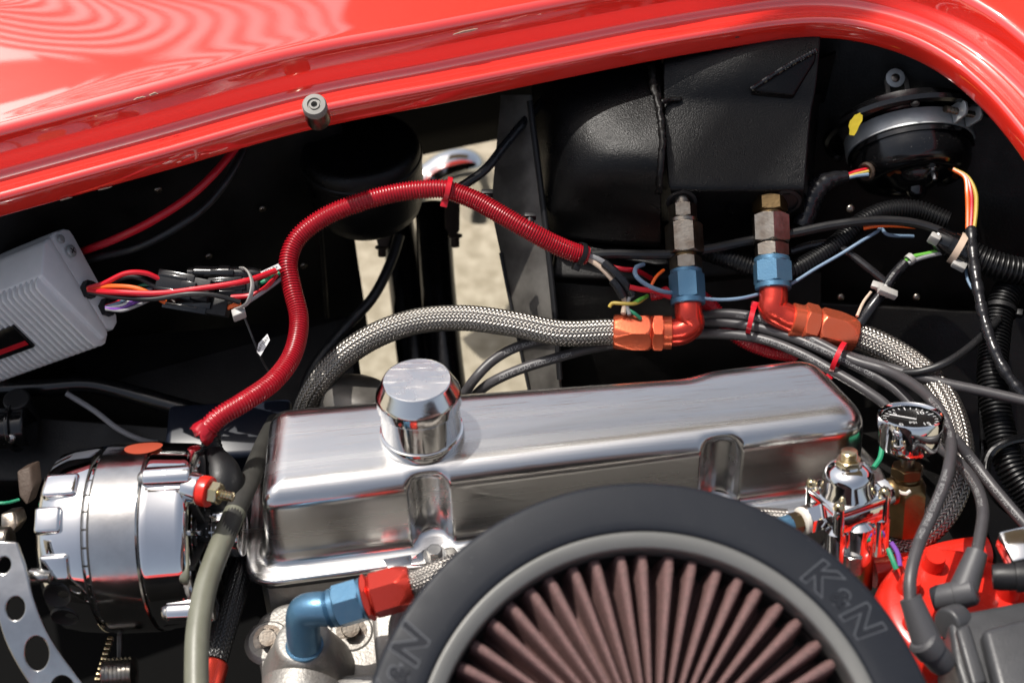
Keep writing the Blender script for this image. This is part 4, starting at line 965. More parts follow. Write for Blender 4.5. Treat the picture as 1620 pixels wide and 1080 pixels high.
# lower clutter: timing tab and spring bolt
lc = thing('timing_cover_bolt', P(185,1060,-0.1), 'threaded bolt with gold splined edge under the alternator', 'bolt')
obj('threaded_shank', lathe(frame(P(170,1066,-0.11), V((1,.05,.05))), [(-.002,.012)]+[(.0016*k, .0125 if k % 2 else .0100) for k in range(14)]+[(.023,0)], 24), 'steel', lc)
obj('strap', prism(PZ([(184,1005,-0.11),(192,1005,-0.11),(192,1056,-0.12),(184,1056,-0.12)]), V((0,.006,0)), .001), 'panel_grey', lc)
for k in range(9): obj('tooth', rbox(P(175-2.5*k,1010+8*k,-0.105), (V((1,0,0)), V((0,1,0)), V((0,0,1))), (.0022,.0014,.002), .0004), 'zinc_gold', lc)

# ------------------------------------------------------------------ hoses left of the valve cover
hh = thing('heater_hose', P(312,1000,-0.06), 'olive grey rubber hose curving down beside the alternator', 'hose')
hp_ = [(436,668,-0.13),(420,700,-0.09),(398,752,-0.05),(372,810,-0.03),(345,872,-0.022),(325,930,-0.018),(313,1000,-0.015),(311,1060,-0.015),(312,1120,-0.015)]
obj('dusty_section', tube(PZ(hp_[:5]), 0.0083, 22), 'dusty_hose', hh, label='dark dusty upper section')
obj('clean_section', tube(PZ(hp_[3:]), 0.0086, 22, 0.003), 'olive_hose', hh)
bh = braided_hose('braided_hose', PZ([(420,745,-0.10),(410,800,-0.095),(395,850,-0.09),(377,920,-0.085),(358,985,-0.08),(340,1045,-0.08)]), 0.0090, 'black braided hose right of the olive hose', 20, m='braid_dark', tanA=.75)
obj('hose_end', lathe(frame(P(338,1048,-0.08), P(322,1110,-0.08)-P(338,1048,-0.08)), round_prof(0,0.05,0.0115,0.002), 32), 'anod_red', bh)
# ================================================================== DARK FLOOR OF THE BAY
ua_ = P(560,770,-0.34)  # black sheet below is added so the depth of the bay stays dark
obj('undersheet', prism([V((-1.0,-.9,-.34)),V((1.0,-.9,-.34)),V((1.0,ua_.y,-.34)),V((ua_.x,ua_.y,-.34)),V((P(430,705,-.34).x,P(430,705,-.34).y,-.34)),V((-1.0,P(430,705,-.34).y,-.34))], V((0,0,-0.004)), 0), 'undersheet_black', label='black undertray added far below the engine to darken the bay', cat='panel', smooth=False)
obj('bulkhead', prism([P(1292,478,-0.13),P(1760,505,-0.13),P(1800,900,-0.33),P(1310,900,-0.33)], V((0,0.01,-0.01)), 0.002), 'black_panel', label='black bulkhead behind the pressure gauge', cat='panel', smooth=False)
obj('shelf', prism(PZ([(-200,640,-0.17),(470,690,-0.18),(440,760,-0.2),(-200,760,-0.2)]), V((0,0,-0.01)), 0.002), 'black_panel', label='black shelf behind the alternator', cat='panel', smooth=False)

# ================================================================== IGNITION BOX
E1, E2, E3 = camv(.057,.816,.575), camv(-.854,-.259,.452), camv(.517,-.517,.682)
E1 = E1.normalized(); E2 = (E2-E1*E2.dot(E1)).normalized(); E3 = E1.cross(E2); E3 = E3 if E3.x > 0 else -E3
BC = P(66,436,0.0); ui = u_at(BC)
ig = thing('ignition_box', BC, 'silver finned ignition box on the inner fender at the left edge', 'ignition box')
def F3(px, py, off=0.0): return PPl(px, py, BC-E2*off, E2)
sec = [F3(*q) for q in ((66,436),(70,384),(73,378),(80,374),(170,520),(172,530),(166,537))]
E3 = (sec[-1]-sec[0]).normalized(); E1 = E2.cross(E3); E1 = E1 if E1.y > 0 else -E1
fl = [F3(*q) for q in ((86,366),(103,361),(112,363),(118,372),(186,498),(187,510),(181,521),(170,520),(78,376))]
obj('case', prism(sec, E2*0.20, 0.0022, 3), 'alu_box', ig, sharp=40)
obj('mounting_flange', prism([p+E2*0.0006 for p in fl], E2*0.20, 0.002, 3), 'alu_box', ig, sharp=40)
finL = (sec[-1]-sec[0]).dot(E3)
pitch = 0.0068
fpoly = []
hf = 0.0075
for k in range(7): q = math.pi/2*k/6; fpoly.append(V((-hf*math.sin(q)*1.0, 0, hf*(1-math.cos(q)))))
prof3 = [(0.001,0.0),(-0.0045,0.001),(-0.0085,0.004),(-0.0098,0.010),(-0.0098,finL-0.010),(-0.0085,finL-0.002),(-0.003,finL+0.003),(0.002,finL+0.005),(0.010,finL+0.003),(0.010,0.004)]
fpl = [BC+E1*a_+E3*b_ for a_, b_ in prof3]
vf = prism([p-E2*0.0014-BC for p in fpl], E2*0.0028, 0.0009, 2)
fm = mesh_of(vf, 'alu_box', 40); fm.name = 'fin'
for k in range(22):
    obj_at('fin', fm, Matrix.Translation(BC+E2*(0.006+pitch*k)), ig)
obj('label_plate', prism([BC+E1*-0.0112+E2*a_+E3*b_ for a_, b_ in ((0.058,finL*.36),(0.19,finL*.36),(0.19,finL*.70),(0.058,finL*.70))], E1*0.003, 0.0005), 'black_gloss', ig)
obj('label_stripe', prism([BC+E1*-0.0116+E2*a_+E3*b_ for a_, b_ in ((0.060,finL*.58),(0.10,finL*.58),(0.10,finL*.64),(0.060,finL*.64))], E1*0.001, 0), 'red_wire', ig)
for px, py, r in ((97,378,7.5),(113,397,10.5)):
    screw_head('screw', frame(F3(px, py, .0022), -E2), r*ui, 0.002 if r > 8 else 0.0012, 'clamp_zinc', ig, r > 8)
for px, py in ((138,459),(167,487)):
    g_ = F3(px, py, .0); obj('grommet', nut(frame(g_, -E2), -0.002, 0.006, 0.0072, ph=.4), 'black_rubber', ig)
    obj('grommet_lip', lathe(frame(g_, -E2), [(0.006,0.0055),(0.009,0.005),(0.010,0.004),(0.008,0.003)], 24, caps=False), 'black_rubber', ig)
zz = BC.z
wires = [([(140,456,0),(165,448,.012),(200,432,.02),(230,432,.018),(252,441,.012)],'red_wire',.0022),
         ([(140,458,0),(170,449,.006),(210,438,.012),(240,450,.008),(262,466,.0)],'black_cable',.0020),
         ([(140,457,0),(175,453,.012),(215,456,.015),(240,466,.012),(262,478,.005)],'orange_wire',.0021),
         ([(141,460,0),(180,462,.014),(250,464,.016),(320,456,.02),(390,444,.02),(436,428,.012)],'red_wire',.0024),
         ([(141,461,0),(180,469,.01),(240,473,.012),(300,465,.018),(340,467,.016),(380,478,.008)],'black_cable',.0021),
         ([(168,484,-.006),(185,478,0),(205,468,.004),(240,462,.0)],'red_wire',.0014),
         ([(168,486,-.006),(190,484,0),(215,474,.004),(245,462,.0)],'purple_wire',.0015),
         ([(168,488,-.006),(190,488,0),(220,476,.002),(248,464,.0)],'purple_wire',.0014),
         ([(168,489,-.006),(195,491,0),(220,482,.002),(250,468,.0)],'grey_wire',.0014),
         ([(168,485,-.006),(190,478,.002),(212,466,.004),(240,455,.0)],'blue_wire',.0014),
         ([(168,487,-.006),(194,482,.002),(216,470,.004),(240,458,.0)],'white_wire',.0013),
         ([(215,455,.0),(226,451,.004),(240,450,.004)],'green_wire',.0014)]
for pts, m, r in wires: obj('wire', tube(PZ(pts), r, 10, .002), m, ig)
# connectors
def conn(name, p0, p1, hw, hh_, label, round_=False):
    a_ = P(*p0); b_ = P(*p1); ax = (b_-a_).normalized(); up = V((0,-.5,.8)); up = (up-ax*up.dot(ax)).normalized(); sd_ = ax.cross(up); L = (b_-a_).length
    t = thing(name, a_, label, 'connector', 'ignition connectors')
    if round_:
        obj('barrel', lathe(frame(a_, ax), [(0,0),(0,hw*.7),(L*.08,hw*.8),(L*.1,hw),(L*.42,hw),(L*.44,hw*1.15),(L*.58,hw*1.15),(L*.6,hw),(L*.9,hw*.95),(L,hw*.7),(L,0)], 24), 'black_gloss', t)
        obj('latch', rbox(a_.lerp(b_,.5)+up*hw*1.2, (ax, sd_, up), (L*.16,hw*.35,hw*.2), .0004), 'black_gloss', t)
    else:
        obj('shell', rbox(a_.lerp(b_,.35), (ax, sd_, up), (L*.35,hw,hh_), .0012), 'black_gloss', t)
        obj('plug', rbox(a_.lerp(b_,.8), (ax, sd_, up), (L*.2,hw*.86,hh_*.86), .0010), 'black_rubber', t)
        obj('latch', rbox(a_.lerp(b_,.62)+up*hh_, (ax, sd_, up), (L*.14,hw*.4,hh_*.22), .0004), 'black_gloss', t)
        for k in (-1, 1): obj('rib', rbox(a_.lerp(b_,.3)+up*hh_*.98+sd_*hw*.55*k, (ax, sd_, up), (L*.26,hw*.12,hh_*.14), .0003), 'black_gloss', t)
    return t
conn('wire_connector', (252,446,.006),(335,462,.008), .0105,.0075, 'black square connector nearest the ignition box')
conn('wire_connector', (298,432,.004),(412,434,.006), .0062,.006, 'black barrel connector topmost of the connectors', True)
conn('wire_connector', (262,472,-.004),(362,488,-.002), .0085,.006, 'black flat connector lowest of the connectors')
conn('wire_connector', (330,456,.0),(410,452,.002), .008,.005, 'black connector caught in the white cable tie')
zt_ = thing('cable_tie', P(385,465,.02), 'white cable tie looped round the connectors', 'cable tie')
lp = [P(372,490,.012),P(392,478,.028),P(399,455,.034),P(396,436,.03),P(386,425,.018),P(376,432,.0),P(372,458,-.006),P(374,485,.002)]
obj('strap', tube(lp, .0024, 8, .002, flat=.4), 'white_plastic', zt_)
obj('head', rbox(P(378,496,.012), (V((.9,.3,.2)).normalized(), V((-.3,.9,.1)).normalized(), V((0,0,1))), (.0055,.0035,.004), .0008), 'white_plastic', zt_)
for pts, m, r, lb in [([(366,470,.0),(400,466,.004),(420,455,.004),(440,432,.004)],'red_wire',.0020,'short red wire from the tie up to the conduit'),
                  ([(405,450,.0),(425,442,.004),(442,432,.004)],'green_wire',.0019,'short green wire behind the white tie'),
                  ([(392,478,.0),(410,466,.004),(430,452,.0),(446,440,.0)],'grey_wire',.0017,'short grey wire right of the white tie'),
                  ([(345,492,-.004),(362,486,.0),(380,480,.004)],'orange_wire',.0020,'short orange wire leaving the lowest connector')]:
    obj('wire', tube(PZ(pts), r, 8, .002), m, label=lb, cat='wire')
tg_ = thing('wire_tag', P(430,425,.01), 'white printed tag on the wires entering the red conduit', 'tag')
ta_ = [P(412,430,.012),P(440,417,.014),P(445,424,.012),P(416,437,.010)]
obj('paper', prism(ta_, V((0,.0005,-.0005)), 0), 'print_white', tg_, smooth=False)
x_ = (ta_[1]-ta_[0]).normalized(); n_ = x_.cross(ta_[3]-ta_[0]).normalized(); n_ = n_ if n_.z > 0 else -n_; y_ = n_.cross(x_)
obj('lettering', plane_text('IGN B+', .0040, sum(ta_, V())/4+n_*.0005, x_, y_), 'print_black', tg_, smooth=False)
tg_ = thing('wire_tag', P(417,545,-.02), 'white BATTERY tag on the thin black wire', 'tag')
ta_ = [P(406,556,-.02),P(409,543,-.018),P(423,528,-.014),P(427,538,-.016),P(412,563,-.022)]
obj('paper', prism(ta_, V((0,.0005,-.0005)), 0), 'print_white', tg_, smooth=False)
x_ = (P(424,531,-.015)-P(408,552,-.02)).normalized(); n_ = (CP-ta_[0]); n_ = (n_-x_*n_.dot(x_)).normalized(); y_ = n_.cross(x_)
obj('lettering', plane_text('BATTERY', .0034, P(416,544,-.0178)+n_*.0006, x_, y_), 'print_black', tg_, smooth=False)
obj('wire', tube(PZ([(382,490,.0),(392,515,-.01),(404,545,-.02),(415,570,-.03),(428,592,-.04)]), .0010, 8), 'black_cable', label='thin black wire carrying the BATTERY tag', cat='wire')

# ================================================================== RED CONDUITS AND LEADS
c1 = [(324,682,-.005),(345,661,0),(385,636,.0),(432,603,-.005),(463,560,-.012),(473,505,-.012),(462,455,-.004),(456,415,.004),(470,378,.012),(510,345,.022),(570,320,.030),(640,303,.032),(700,299,.030),(716,301,.028)]
rd = thing('red_conduit', P(*c1[0]), 'long red corrugated conduit with a torn end above the alternator', 'conduit')
obj('sleeve', loom(PZ(c1), .0082, .0025), 'red_conduit', rd)
p0 = P(*c1[0]); d0 = (P(*c1[0])-P(*c1[1])).normalized()
tv = lathe(frame(p0-d0*.004, d0), [(0,.0083),(.006,.0088),(.010,.0096),(.0085,.0080),(.0,.0070),(-.01,.0066)], 20, caps=False)
obj('torn_end', ([v+V((random.uniform(-1,1),random.uniform(-1,1),random.uniform(-1,1)))*.0013 for v in tv[0]], tv[1]), 'red_conduit', rd, sharp=180)
c2 = [(716,303,.026),(750,316,.024),(790,338,.020),(830,361,.014),(870,383,.004),(905,398,-.004),(930,405,-.008)]
rd2 = thing('red_conduit', P(*c2[0]), 'shorter red corrugated conduit running right to the black box', 'conduit')
obj('sleeve', loom(PZ(c2), .0084, .0023), 'red_conduit', rd2)
obj('loose_strip', tube(PZ([(800,350,.018),(830,356,.018),(870,372,.010),(905,389,.002),(922,396,-.002)]), .0028, 8, .0006, rf=lambda s, L: .0028*(1+.2*math.sin(s*2700)), flat=.6), 'red_conduit', rd2)
def tie(px, py, z, nx, ny, nz_, r, m, label, head=None):
    p = P(px, py, z); d = (P(nx, ny, nz_)-p).normalized(); t = thing('cable_tie', p, label, 'cable tie')
    obj('strap', ring_around(p, d, r, .0042, .0011), m, t)
    c_ = (CP-p); c_ = (c_-d*c_.dot(d)).normalized(); s_ = d.cross(c_)
    h_ = p+s_*(r+.002)*(head or 1)+c_*.001
    obj('head', rbox(h_, (d, c_, s_), (.0030,.0032,.0032), .0006), m, t)
    return t
tie(708,300,.029, 724,304,.027, .0100,'red_wire','red cable tie joining the two red conduits', 1)
tie(918,402,-.006, 932,407,-.01, .0092,'black_rubber','black cable tie at the right end of the short conduit', 1)
tie(1188,506,-.05, 1206,510,-.05, .0110,'red_wire','red cable tie round the plug wires below the blue nut', -1)
tie(1326,566,-.045, 1345,574,-.045, .0135,'red_wire','red cable tie round the plug wires at the valve cover corner', 1)
for px, py, z, n_ in ((770,312,.016,'left'),(838,348,.010,'right')):
    t = thing('push_clip', P(px, py, z), f'small black push clip on the {n_} half of the short conduit', 'clip')
    obj('stem', tube([P(px, py+8, z), P(px+1, py-6, z+.002)], .0035, 12), 'black_rubber', t); obj('cap', rbox(P(px+1, py-6, z+.003), (V((1,0,0)), V((0,1,0)), V((0,0,1))), (.005,.0025,.003), .0006), 'black_rubber', t)
obj('battery_cable', tube(PZ([(410,170,.03),(385,216,.035),(345,268,.033),(300,311,.028),(240,350,.020),(185,377,.0),(140,394,-.03),(95,410,-.06)]), .0036, 12), 'red_wire', label='thin red cable crossing the black inner panel', cat='cable')
obj('ground_cable', tube(PZ([(420,150,.03),(395,215,.03),(370,268,.025),(330,322,.016),(280,360,.012),(225,389,.0),(160,406,-.03),(110,420,-.06)]), .0034, 12), 'black_cable', label='thin black cable below the red one on the inner panel', cat='cable')

# ================================================================== WIRES AT THE END OF THE RED CONDUIT
for nm, pts, r, m, lb in [
    ('wire', [(928,408,-.010),(950,423,-.012),(968,442,-.016),(982,462,-.022)], .0021,'tan_wire','tan wire leaving the short red conduit'),
    ('wire', [(930,404,-.008),(950,412,-.010),(970,428,-.014),(990,452,-.02),(1000,470,-.028)], .0024,'grey_wire','grey wire above the tan one at the conduit end'),
    ('sleeved_wire', [(956,416,-.008),(972,430,-.010),(988,448,-.016),(1000,466,-.024)], .0040,'black_tape','black taped splice at the conduit end'),
    ('sleeved_wire', [(968,443,-.014),(978,456,-.018),(986,470,-.024)], .0036,'black_tape','lower black taped splice over the tan wire'),
    ('wire', [(986,468,-.024),(988,480,-.028),(986,496,-.03)], .0022,'tan_wire','tan wire end below the lower splice'),
    ('wire', [(998,466,-.024),(992,482,-.028),(996,498,-.03)], .0018,'grey_wire','grey wire end between the splices and orange hose end'),
    ('wire', [(964,486,-.03),(968,480,-.028),(985,480,-.026),(1005,480,-.026),(1022,470,-.03)], .0016,'yellow_wire','yellow wire curling at the splices'),
    ('wire', [(1002,480,-.028),(1012,474,-.024),(1024,468,-.03)], .0018,'lime_wire','green wire beside the yellow curl'),
    ('wire', [(994,490,-.03),(1004,496,-.03),(1014,504,-.034)], .0016,'green_wire','dark green wire end above the orange hose end'),
    ('wire', [(966,422,-.016),(985,426,-.014),(1006,428,-.02),(1030,440,-.04)], .0022,'red_wire','red wire behind the taped splices'),
    ('wire', [(996,454,-.016),(1015,458,-.018),(1035,460,-.022),(1060,470,-.03)], .0023,'red_wire','lower red wire running to the left blue nut'),
    ('wire', [(1030,452,-.02),(1038,438,-.018),(1050,427,-.022)], .0014,'orange_wire','short orange wire left of the blue nut'),
    ('wire', [(1018,418,-.02),(1006,424,-.014),(1006,436,-.012),(1022,450,-.016),(1045,460,-.022),(1066,464,-.03)], .0020,'blue_wire','pale blue wire hooking left of the blue nut'),
    ('wire', [(1112,472,-.03),(1140,474,-.03),(1170,472,-.03),(1205,464,-.035),(1245,452,-.035),(1290,425,-.03),(1330,402,-.025),(1362,382,-.02),(1388,366,-.018),(1394,361,-.02),(1402,370,-.022),(1445,374,-.03)], .0015,'blue_wire','long pale blue wire passing behind the blue nuts'),
    ('wire', [(1366,361,-.012),(1390,357,-.010),(1420,357,-.010),(1448,359,-.012)], .0018,'orange_wire','orange wire lying on the black cable below the motor'),
    ('black_cable', [(925,404,-.012),(970,402,-.012),(1020,403,-.012),(1060,402,-.014),(1120,394,-.016),(1180,382,-.016),(1250,370,-.012),(1320,356,-.008),(1390,349,-.006),(1450,354,-.008),(1500,372,-.012),(1545,402,-.02)], .0042,'black_cable','long black cable crossing behind both fittings'),
    ('black_cable', [(1250,398,-.03),(1285,388,-.028),(1318,386,-.028),(1345,402,-.03),(1375,425,-.032),(1405,450,-.036)], .0036,'black_tape','black taped lead bending down right of the brass fitting'),
    ]:
    obj(nm, tube(PZ(pts), r, 10, .002), m, label=lb, cat='cable' if nm == 'black_cable' else 'wire')
obj('red_loom', loom(PZ([(1030,468,-.03),(1042,466,-.028),(1056,460,-.03)]), .0045, .002), 'red_conduit', label='stub of small red loom beside the left blue nut', cat='conduit')
obj('red_loom', loom(PZ([(1108,470,-.05),(1130,490,-.06),(1165,530,-.07),(1210,552,-.075),(1260,562,-.08)]), .0070, .0022), 'red_conduit', label='red loom passing under the plug wires behind the cover', cat='conduit')
obj('black_loom', loom(PZ([(1100,392,-.035),(1130,402,-.032),(1160,412,-.032),(1195,424,-.035),(1250,428,-.035),(1292,408,-.032),(1328,382,-.028),(1362,352,-.022),(1400,334,-.018),(1450,332,-.018),(1500,350,-.02)]), .0088, .0030), 'black_loom', label='black corrugated loom passing behind both fittings', cat='conduit')

# ================================================================== HARNESS AT THE RIGHT EDGE
obj('taped_cable', tube(PZ([(1536,362,-.006),(1539,400,-.008),(1545,445,-.012),(1556,500,-.02),(1570,545,-.025),(1592,590,-.03),(1640,650,-.04)]), .0052, 12, .002, rf=lambda s, L: .0048*(1+.10*math.sin(s*330)+.05*math.sin(s*900))), 'black_tape', label='taped black cable carrying the motor leads down the right side', cat='cable')
hc_ = thing('harness_plug', P(1500,390,-.02), 'black and white harness plug near the right edge', 'connector')
hx0, hx1 = P(1478,374,-.015), P(1532,402,-.02); hd_ = (hx1-hx0).normalized(); hf_ = frame(hx0, hd_); HL = (hx1-hx0).length
obj('barrel', lathe(hf_, [(0,0),(0,.009),(HL*.1,.0105),(HL*.45,.0115),(HL*.47,.013),(HL*.7,.013),(HL*.72,.0115),(HL,.0115),(HL,0)], 28), 'black_gloss', hc_)
obj('collar', lathe(hf_, [(HL*.60,.0132),(HL*.60,.0145),(HL*.78,.0145),(HL*.78,.0132)], 28, caps=False), 'tan_wire', hc_)
obj('clip', rbox(P(1478,378,-.008), (hd_, hf_[1], hf_[2]), (.0045,.005,.003), .001), 'white_plastic', hc_)
obj('clip', rbox(P(1518,418,-.022), (hd_, hf_[1], hf_[2]), (.006,.003,.005), .001), 'white_plastic', hc_)
obj('black_loom', loom(PZ([(1525,398,-.02),(1555,412,-.022),(1590,424,-.024),(1650,436,-.03)]), .0125, .0040), 'black_loom', label='thick black loom running off the right edge from the plug', cat='conduit')
obj('black_loom', loom(PZ([(1628,425,-.04),(1600,452,-.045),(1582,490,-.05),(1574,540,-.055),(1570,600,-.06),(1580,670,-.07),(1600,740,-.08),(1640,800,-.09)]), .0130, .0036), 'black_loom', label='thick black loom hanging down the right edge', cat='conduit')
tie(1582,492,-.05, 1577,520,-.053, .0135,'black_rubber','black cable tie round the hanging loom at the right edge', -1)
for pts, r, m, lb in [([(1492,396,-.022),(1465,402,-.022),(1440,408,-.022),(1428,418,-.024)], .0020,'lime_wire','green wire from the harness plug to the white clip'),
                  ([(1492,400,-.022),(1465,406,-.022),(1440,415,-.022),(1430,422,-.024)], .0018,'grey_wire','grey wire under the green one at the harness plug'),
                  ([(1378,462,-.034),(1366,478,-.036),(1356,500,-.038)], .0014,'tan_wire','tan wire end below the white clip'),
                  ([(1528,420,-.03),(1530,440,-.03),(1540,458,-.03),(1548,462,-.03)], .0012,'blue_wire','thin blue wire under the harness plug'),
                  ([(1382,740,-.03),(1392,725,-.03),(1396,705,-.03)], .0022,'green_wire','green wire beside the pressure gauge')]:
    obj('wire', tube(PZ(pts), r, 8, .002), m, label=lb, cat='wire')
obj('taped_cable', tube(PZ([(1432,416,-.022),(1412,438,-.026),(1398,460,-.03),(1378,486,-.036),(1360,512,-.045)]), .0046, 12, .002), 'black_tape', label='taped lead through the white clip above the right hose', cat='cable')
wcl = thing('wire_clip', P(1400,460,-.02), 'white plastic clip on the taped lead', 'clip')
obj('band', ring_around(P(1398,460,-.03), P(1378,486,-.036)-P(1398,460,-.03), .0050, .006, .0012), 'white_plastic', wcl)
obj('ear', rbox(P(1404,462,-.022), (V((.9,-.2,-.3)).normalized(), V((.2,.95,0)).normalized(), V((.3,0,.95)).normalized()), (.0085,.0035,.003), .001), 'white_plastic', wcl)
obj('ear', rbox(P(1388,452,-.024), (V((.9,-.4,0)).normalized(), V((.4,.9,0)).normalized(), V((0,0,1))), (.005,.0035,.002), .001), 'white_plastic', wcl)
wcl = thing('wire_clip', P(1440,408,-.018), 'small clear clip on the green and grey wires', 'clip')
obj('band', ring_around(P(1440,410,-.022), P(1428,420,-.024)-P(1440,410,-.022), .0040, .005, .0010), 'white_plastic', wcl)
obj('black_rod', tube(PZ([(1553,590,-.08),(1554,660,-.09),(1556,720,-.10),(1550,760,-.11)]), .0034, 10), 'black_gloss', label='thin black tube standing right of the big hose loop', cat='tube')
obj('black_hose', tube(PZ([(1640,690,-.06),(1590,700,-.06),(1565,720,-.065),(1560,760,-.07),(1590,800,-.08),(1640,830,-.09)]), .0042, 12), 'black_gloss', label='black hose bend at the right edge', cat='hose')

# ================================================================== PLUG WIRES
ws = .00445
PW = {
 'a': ([(735,622,-.10),(752,598,-.085),(780,570,-.078),(820,548,-.07),(880,535,-.07),(960,524,-.085),(1040,515,-.085),(1100,500,-.066),(1150,496,-.055),(1200,503,-.05),(1250,520,-.048),(1300,545,-.045),(1350,570,-.042),(1402,586,-.036),(1450,612,-.02),(1486,648,.0),(1504,695,.02),(1500,745,.035),(1478,805,.045),(1452,865,.05),(1440,915,.05),(1440,955,.045)], 'plug wire sweeping in front of the pressure gauge to the nearest boot'),
 'b': ([(748,628,-.11),(775,606,-.09),(820,585,-.08),(880,566,-.075),(940,550,-.075),(1010,540,-.08),(1080,530,-.075),(1130,528,-.068),(1200,535,-.06),(1260,556,-.055),(1320,588,-.05),(1370,618,-.048),(1405,645,-.05),(1430,690,-.06)], 'plug wire lying closest along the back of the valve cover'),
 'c': ([(1088,512,-.075),(1140,510,-.062),(1200,518,-.055),(1260,536,-.05),(1320,562,-.045),(1375,590,-.045),(1420,618,-.045),(1445,645,-.045),(1480,700,-.04),(1520,735,-.02),(1545,770,.0),(1555,808,.015),(1550,850,.02),(1544,880,.022)], 'plug wire passing behind the gauge to the second boot'),
 'd': ([(1090,506,-.070),(1150,503,-.062),(1220,515,-.058),(1290,545,-.055),(1350,566,-.05),(1420,586,-.044),(1480,603,-.040),(1560,620,-.036),(1680,648,-.03)], 'plug wire running straight off the right edge'),
 'e': ([(1580,505,-.04),(1558,528,-.035),(1525,556,-.03),(1490,577,-.03),(1455,588,-.036),(1420,590,-.045)], 'black lead crossing over the braided hose to the harness'),
 'f': ([(1508,690,-.01),(1540,730,-.02),(1575,775,-.02),(1640,850,-.02)], 'plug wire slanting down to the right edge'),
}
for k, (pts, lb) in PW.items():
    p3 = PZ(pts); t = thing('plug_wire', p3[0], lb, 'cable', 'ignition plug wires')
    obj('sleeve', tube(p3, ws*(.8 if k == 'e' else 1), 16, .003), 'wire_sleeve' if k != 'e' else 'black_cable', t, sharp=180)
    _, L = spline(p3, .004)
    marks = {'a':[.12,.44,.72,.88],'b':[.16,.40,.72],'c':[.34,.80],'d':[.3],'f':[.5]}.get(k, [])
    for i, f in enumerate(marks):
        obj('lettering', wrap_text(p3, ws, L*f, 'MSD  SUPER CONDUCTOR  8.5mm' if i % 2 else 'MSD  IGNITION  MADE IN USA', .0048, .35 if i % 2 else .1, flip=True), 'print_grey', t, smooth=False)

# ================================================================== PRESSURE GAUGE ON ITS BRASS TEE
ga_ = V((-0.04,0.50,0.86)).normalized(); GC = P(1439,688,0.015); ug = u_at(GC); gf = frame(GC, ga_, V((1,0,0)))
zt0 = s_y(GC, ga_, 656); zb0 = s_y(GC, ga_, 706); Rg = 51*ug
gt = thing('pressure_gauge', GC, 'small chrome pressure gauge with black dial on a brass tee', 'gauge')
obj('case', lathe(gf, [(zb0,0),(zb0,Rg*.80),(zb0+.001,Rg*.90),(zb0+.004,Rg*.945),(zt0-.009,Rg*.955),(zt0-.0085,Rg*.985)], 64), 'chrome', gt, sharp=40)
obj('bezel', lathe(gf, [(zt0-.009,Rg*.96),(zt0-.0085,Rg*1.0),(zt0-.002,Rg*1.01),(zt0,Rg*.99),(zt0+.0004,Rg*.93),(zt0-.001,Rg*.88),(zt0-.002,Rg*.87)], 64, caps=False), 'chrome', gt)
dial = obj('dial', lathe(gf, [(zt0-.0035,0),(zt0-.0035,Rg*.90)], 48, caps=False), 'gauge_black', gt, smooth=False)
dx, dy = gf[1], gf[2]; dz = GC+ga_*(zt0-.0033)
for k in range(21):
    q = R_(225-270*k/20); d = dx*math.cos(q)+dy*math.sin(q); s_ = ga_.cross(d)
    ln = .10 if k % 5 == 0 else .05
    obj('tick', rbox(dz+d*Rg*(.80-ln/2), (d, s_, ga_), (Rg*ln, Rg*.012, .00008), 0), 'print_white', dial, smooth=False)
for k, tx in enumerate(('0','5','10','15')):
    q = R_(225-270*k/3); d = dx*math.cos(q)+dy*math.sin(q)
    obj('numeral', plane_text(tx, Rg*.26, dz+d*Rg*.55+ga_*.0001, dx, dy), 'print_white', dial, smooth=False)
obj('lettering', plane_text('PSI', Rg*.2, dz-dy*Rg*.28+ga_*.0001, dx, dy), 'print_white', dial, smooth=False)
q = R_(150); d = dx*math.cos(q)+dy*math.sin(q)
obj('needle', rbox(dz+d*Rg*.25+ga_*.0006, (d, ga_.cross(d), ga_), (Rg*.42, Rg*.025, .0002), 0), 'print_white', dial, smooth=False)
def sg_(y): return s_y(GC, ga_, y)
obj('stem', nut(gf, sg_(724), zb0, 12*ug, ph=.2), 'chrome', gt)
obj('stem', lathe(gf, [(sg_(738),11*ug),(sg_(722),11*ug)], 24), 'steel_dark', gt)
bt_ = thing('brass_tee', P(1442,790,0.0), 'dull brass tee block under the pressure gauge', 'fitting')
obj('bush', nut(gf, sg_(752), sg_(736), 23*ug, ph=.1), 'brass', bt_)
obj('thread', lathe(gf, [(sg_(760),20*ug),(sg_(757),21*ug),(sg_(754),20*ug),(sg_(751),21*ug)], 32), 'brass', bt_)
pr = sub([(sg_(838),30*ug),(sg_(836),36*ug),(sg_(775),36*ug),(sg_(758),26*ug),(sg_(757),20*ug)], 6)
obj('body', lathe(gf, pr, 84, [31*ug]*len(pr), .25), 'brass', bt_)

# ================================================================== FUEL PRESSURE REGULATOR
ra = V((-0.08,0.40,0.90)).normalized(); RC = P(1341,782,0.012); ur = u_at(RC)
rx = (V((0.96,-0.10,0.0))); rf_ = frame(RC, ra, rx); rX, rY = rf_[1], rf_[2]
def SR(y): return s_y(RC, ra, y)
rg = thing('pressure_regulator', RC, 'chrome fuel pressure regulator with four gold screws', 'regulator')
obj('bonnet', lathe(rf_, [(SR(778),0),(SR(778),46*ur),(SR(772),45*ur),(SR(765),41*ur),(SR(752),40*ur),(SR(744),37*ur),(SR(739),31*ur),(SR(736),24*ur),(SR(735),21*ur),(SR(732),20*ur),(SR(732),0)], 56), 'chrome', rg, sharp=40)
obj('jam_nut', nut(rf_, SR(735), SR(725), 18*ur, ph=.2), 'zinc_gold', rg)
th = [(SR(730),12*ur)]
s0, s1 = SR(726), SR(713)
for k in range(7): s = s0+(s1-s0)*k/7; th += [(s,11.5*ur),(s+(s1-s0)/14,13.5*ur)]
th += [(s1,12*ur),(s1+.0003,0)]
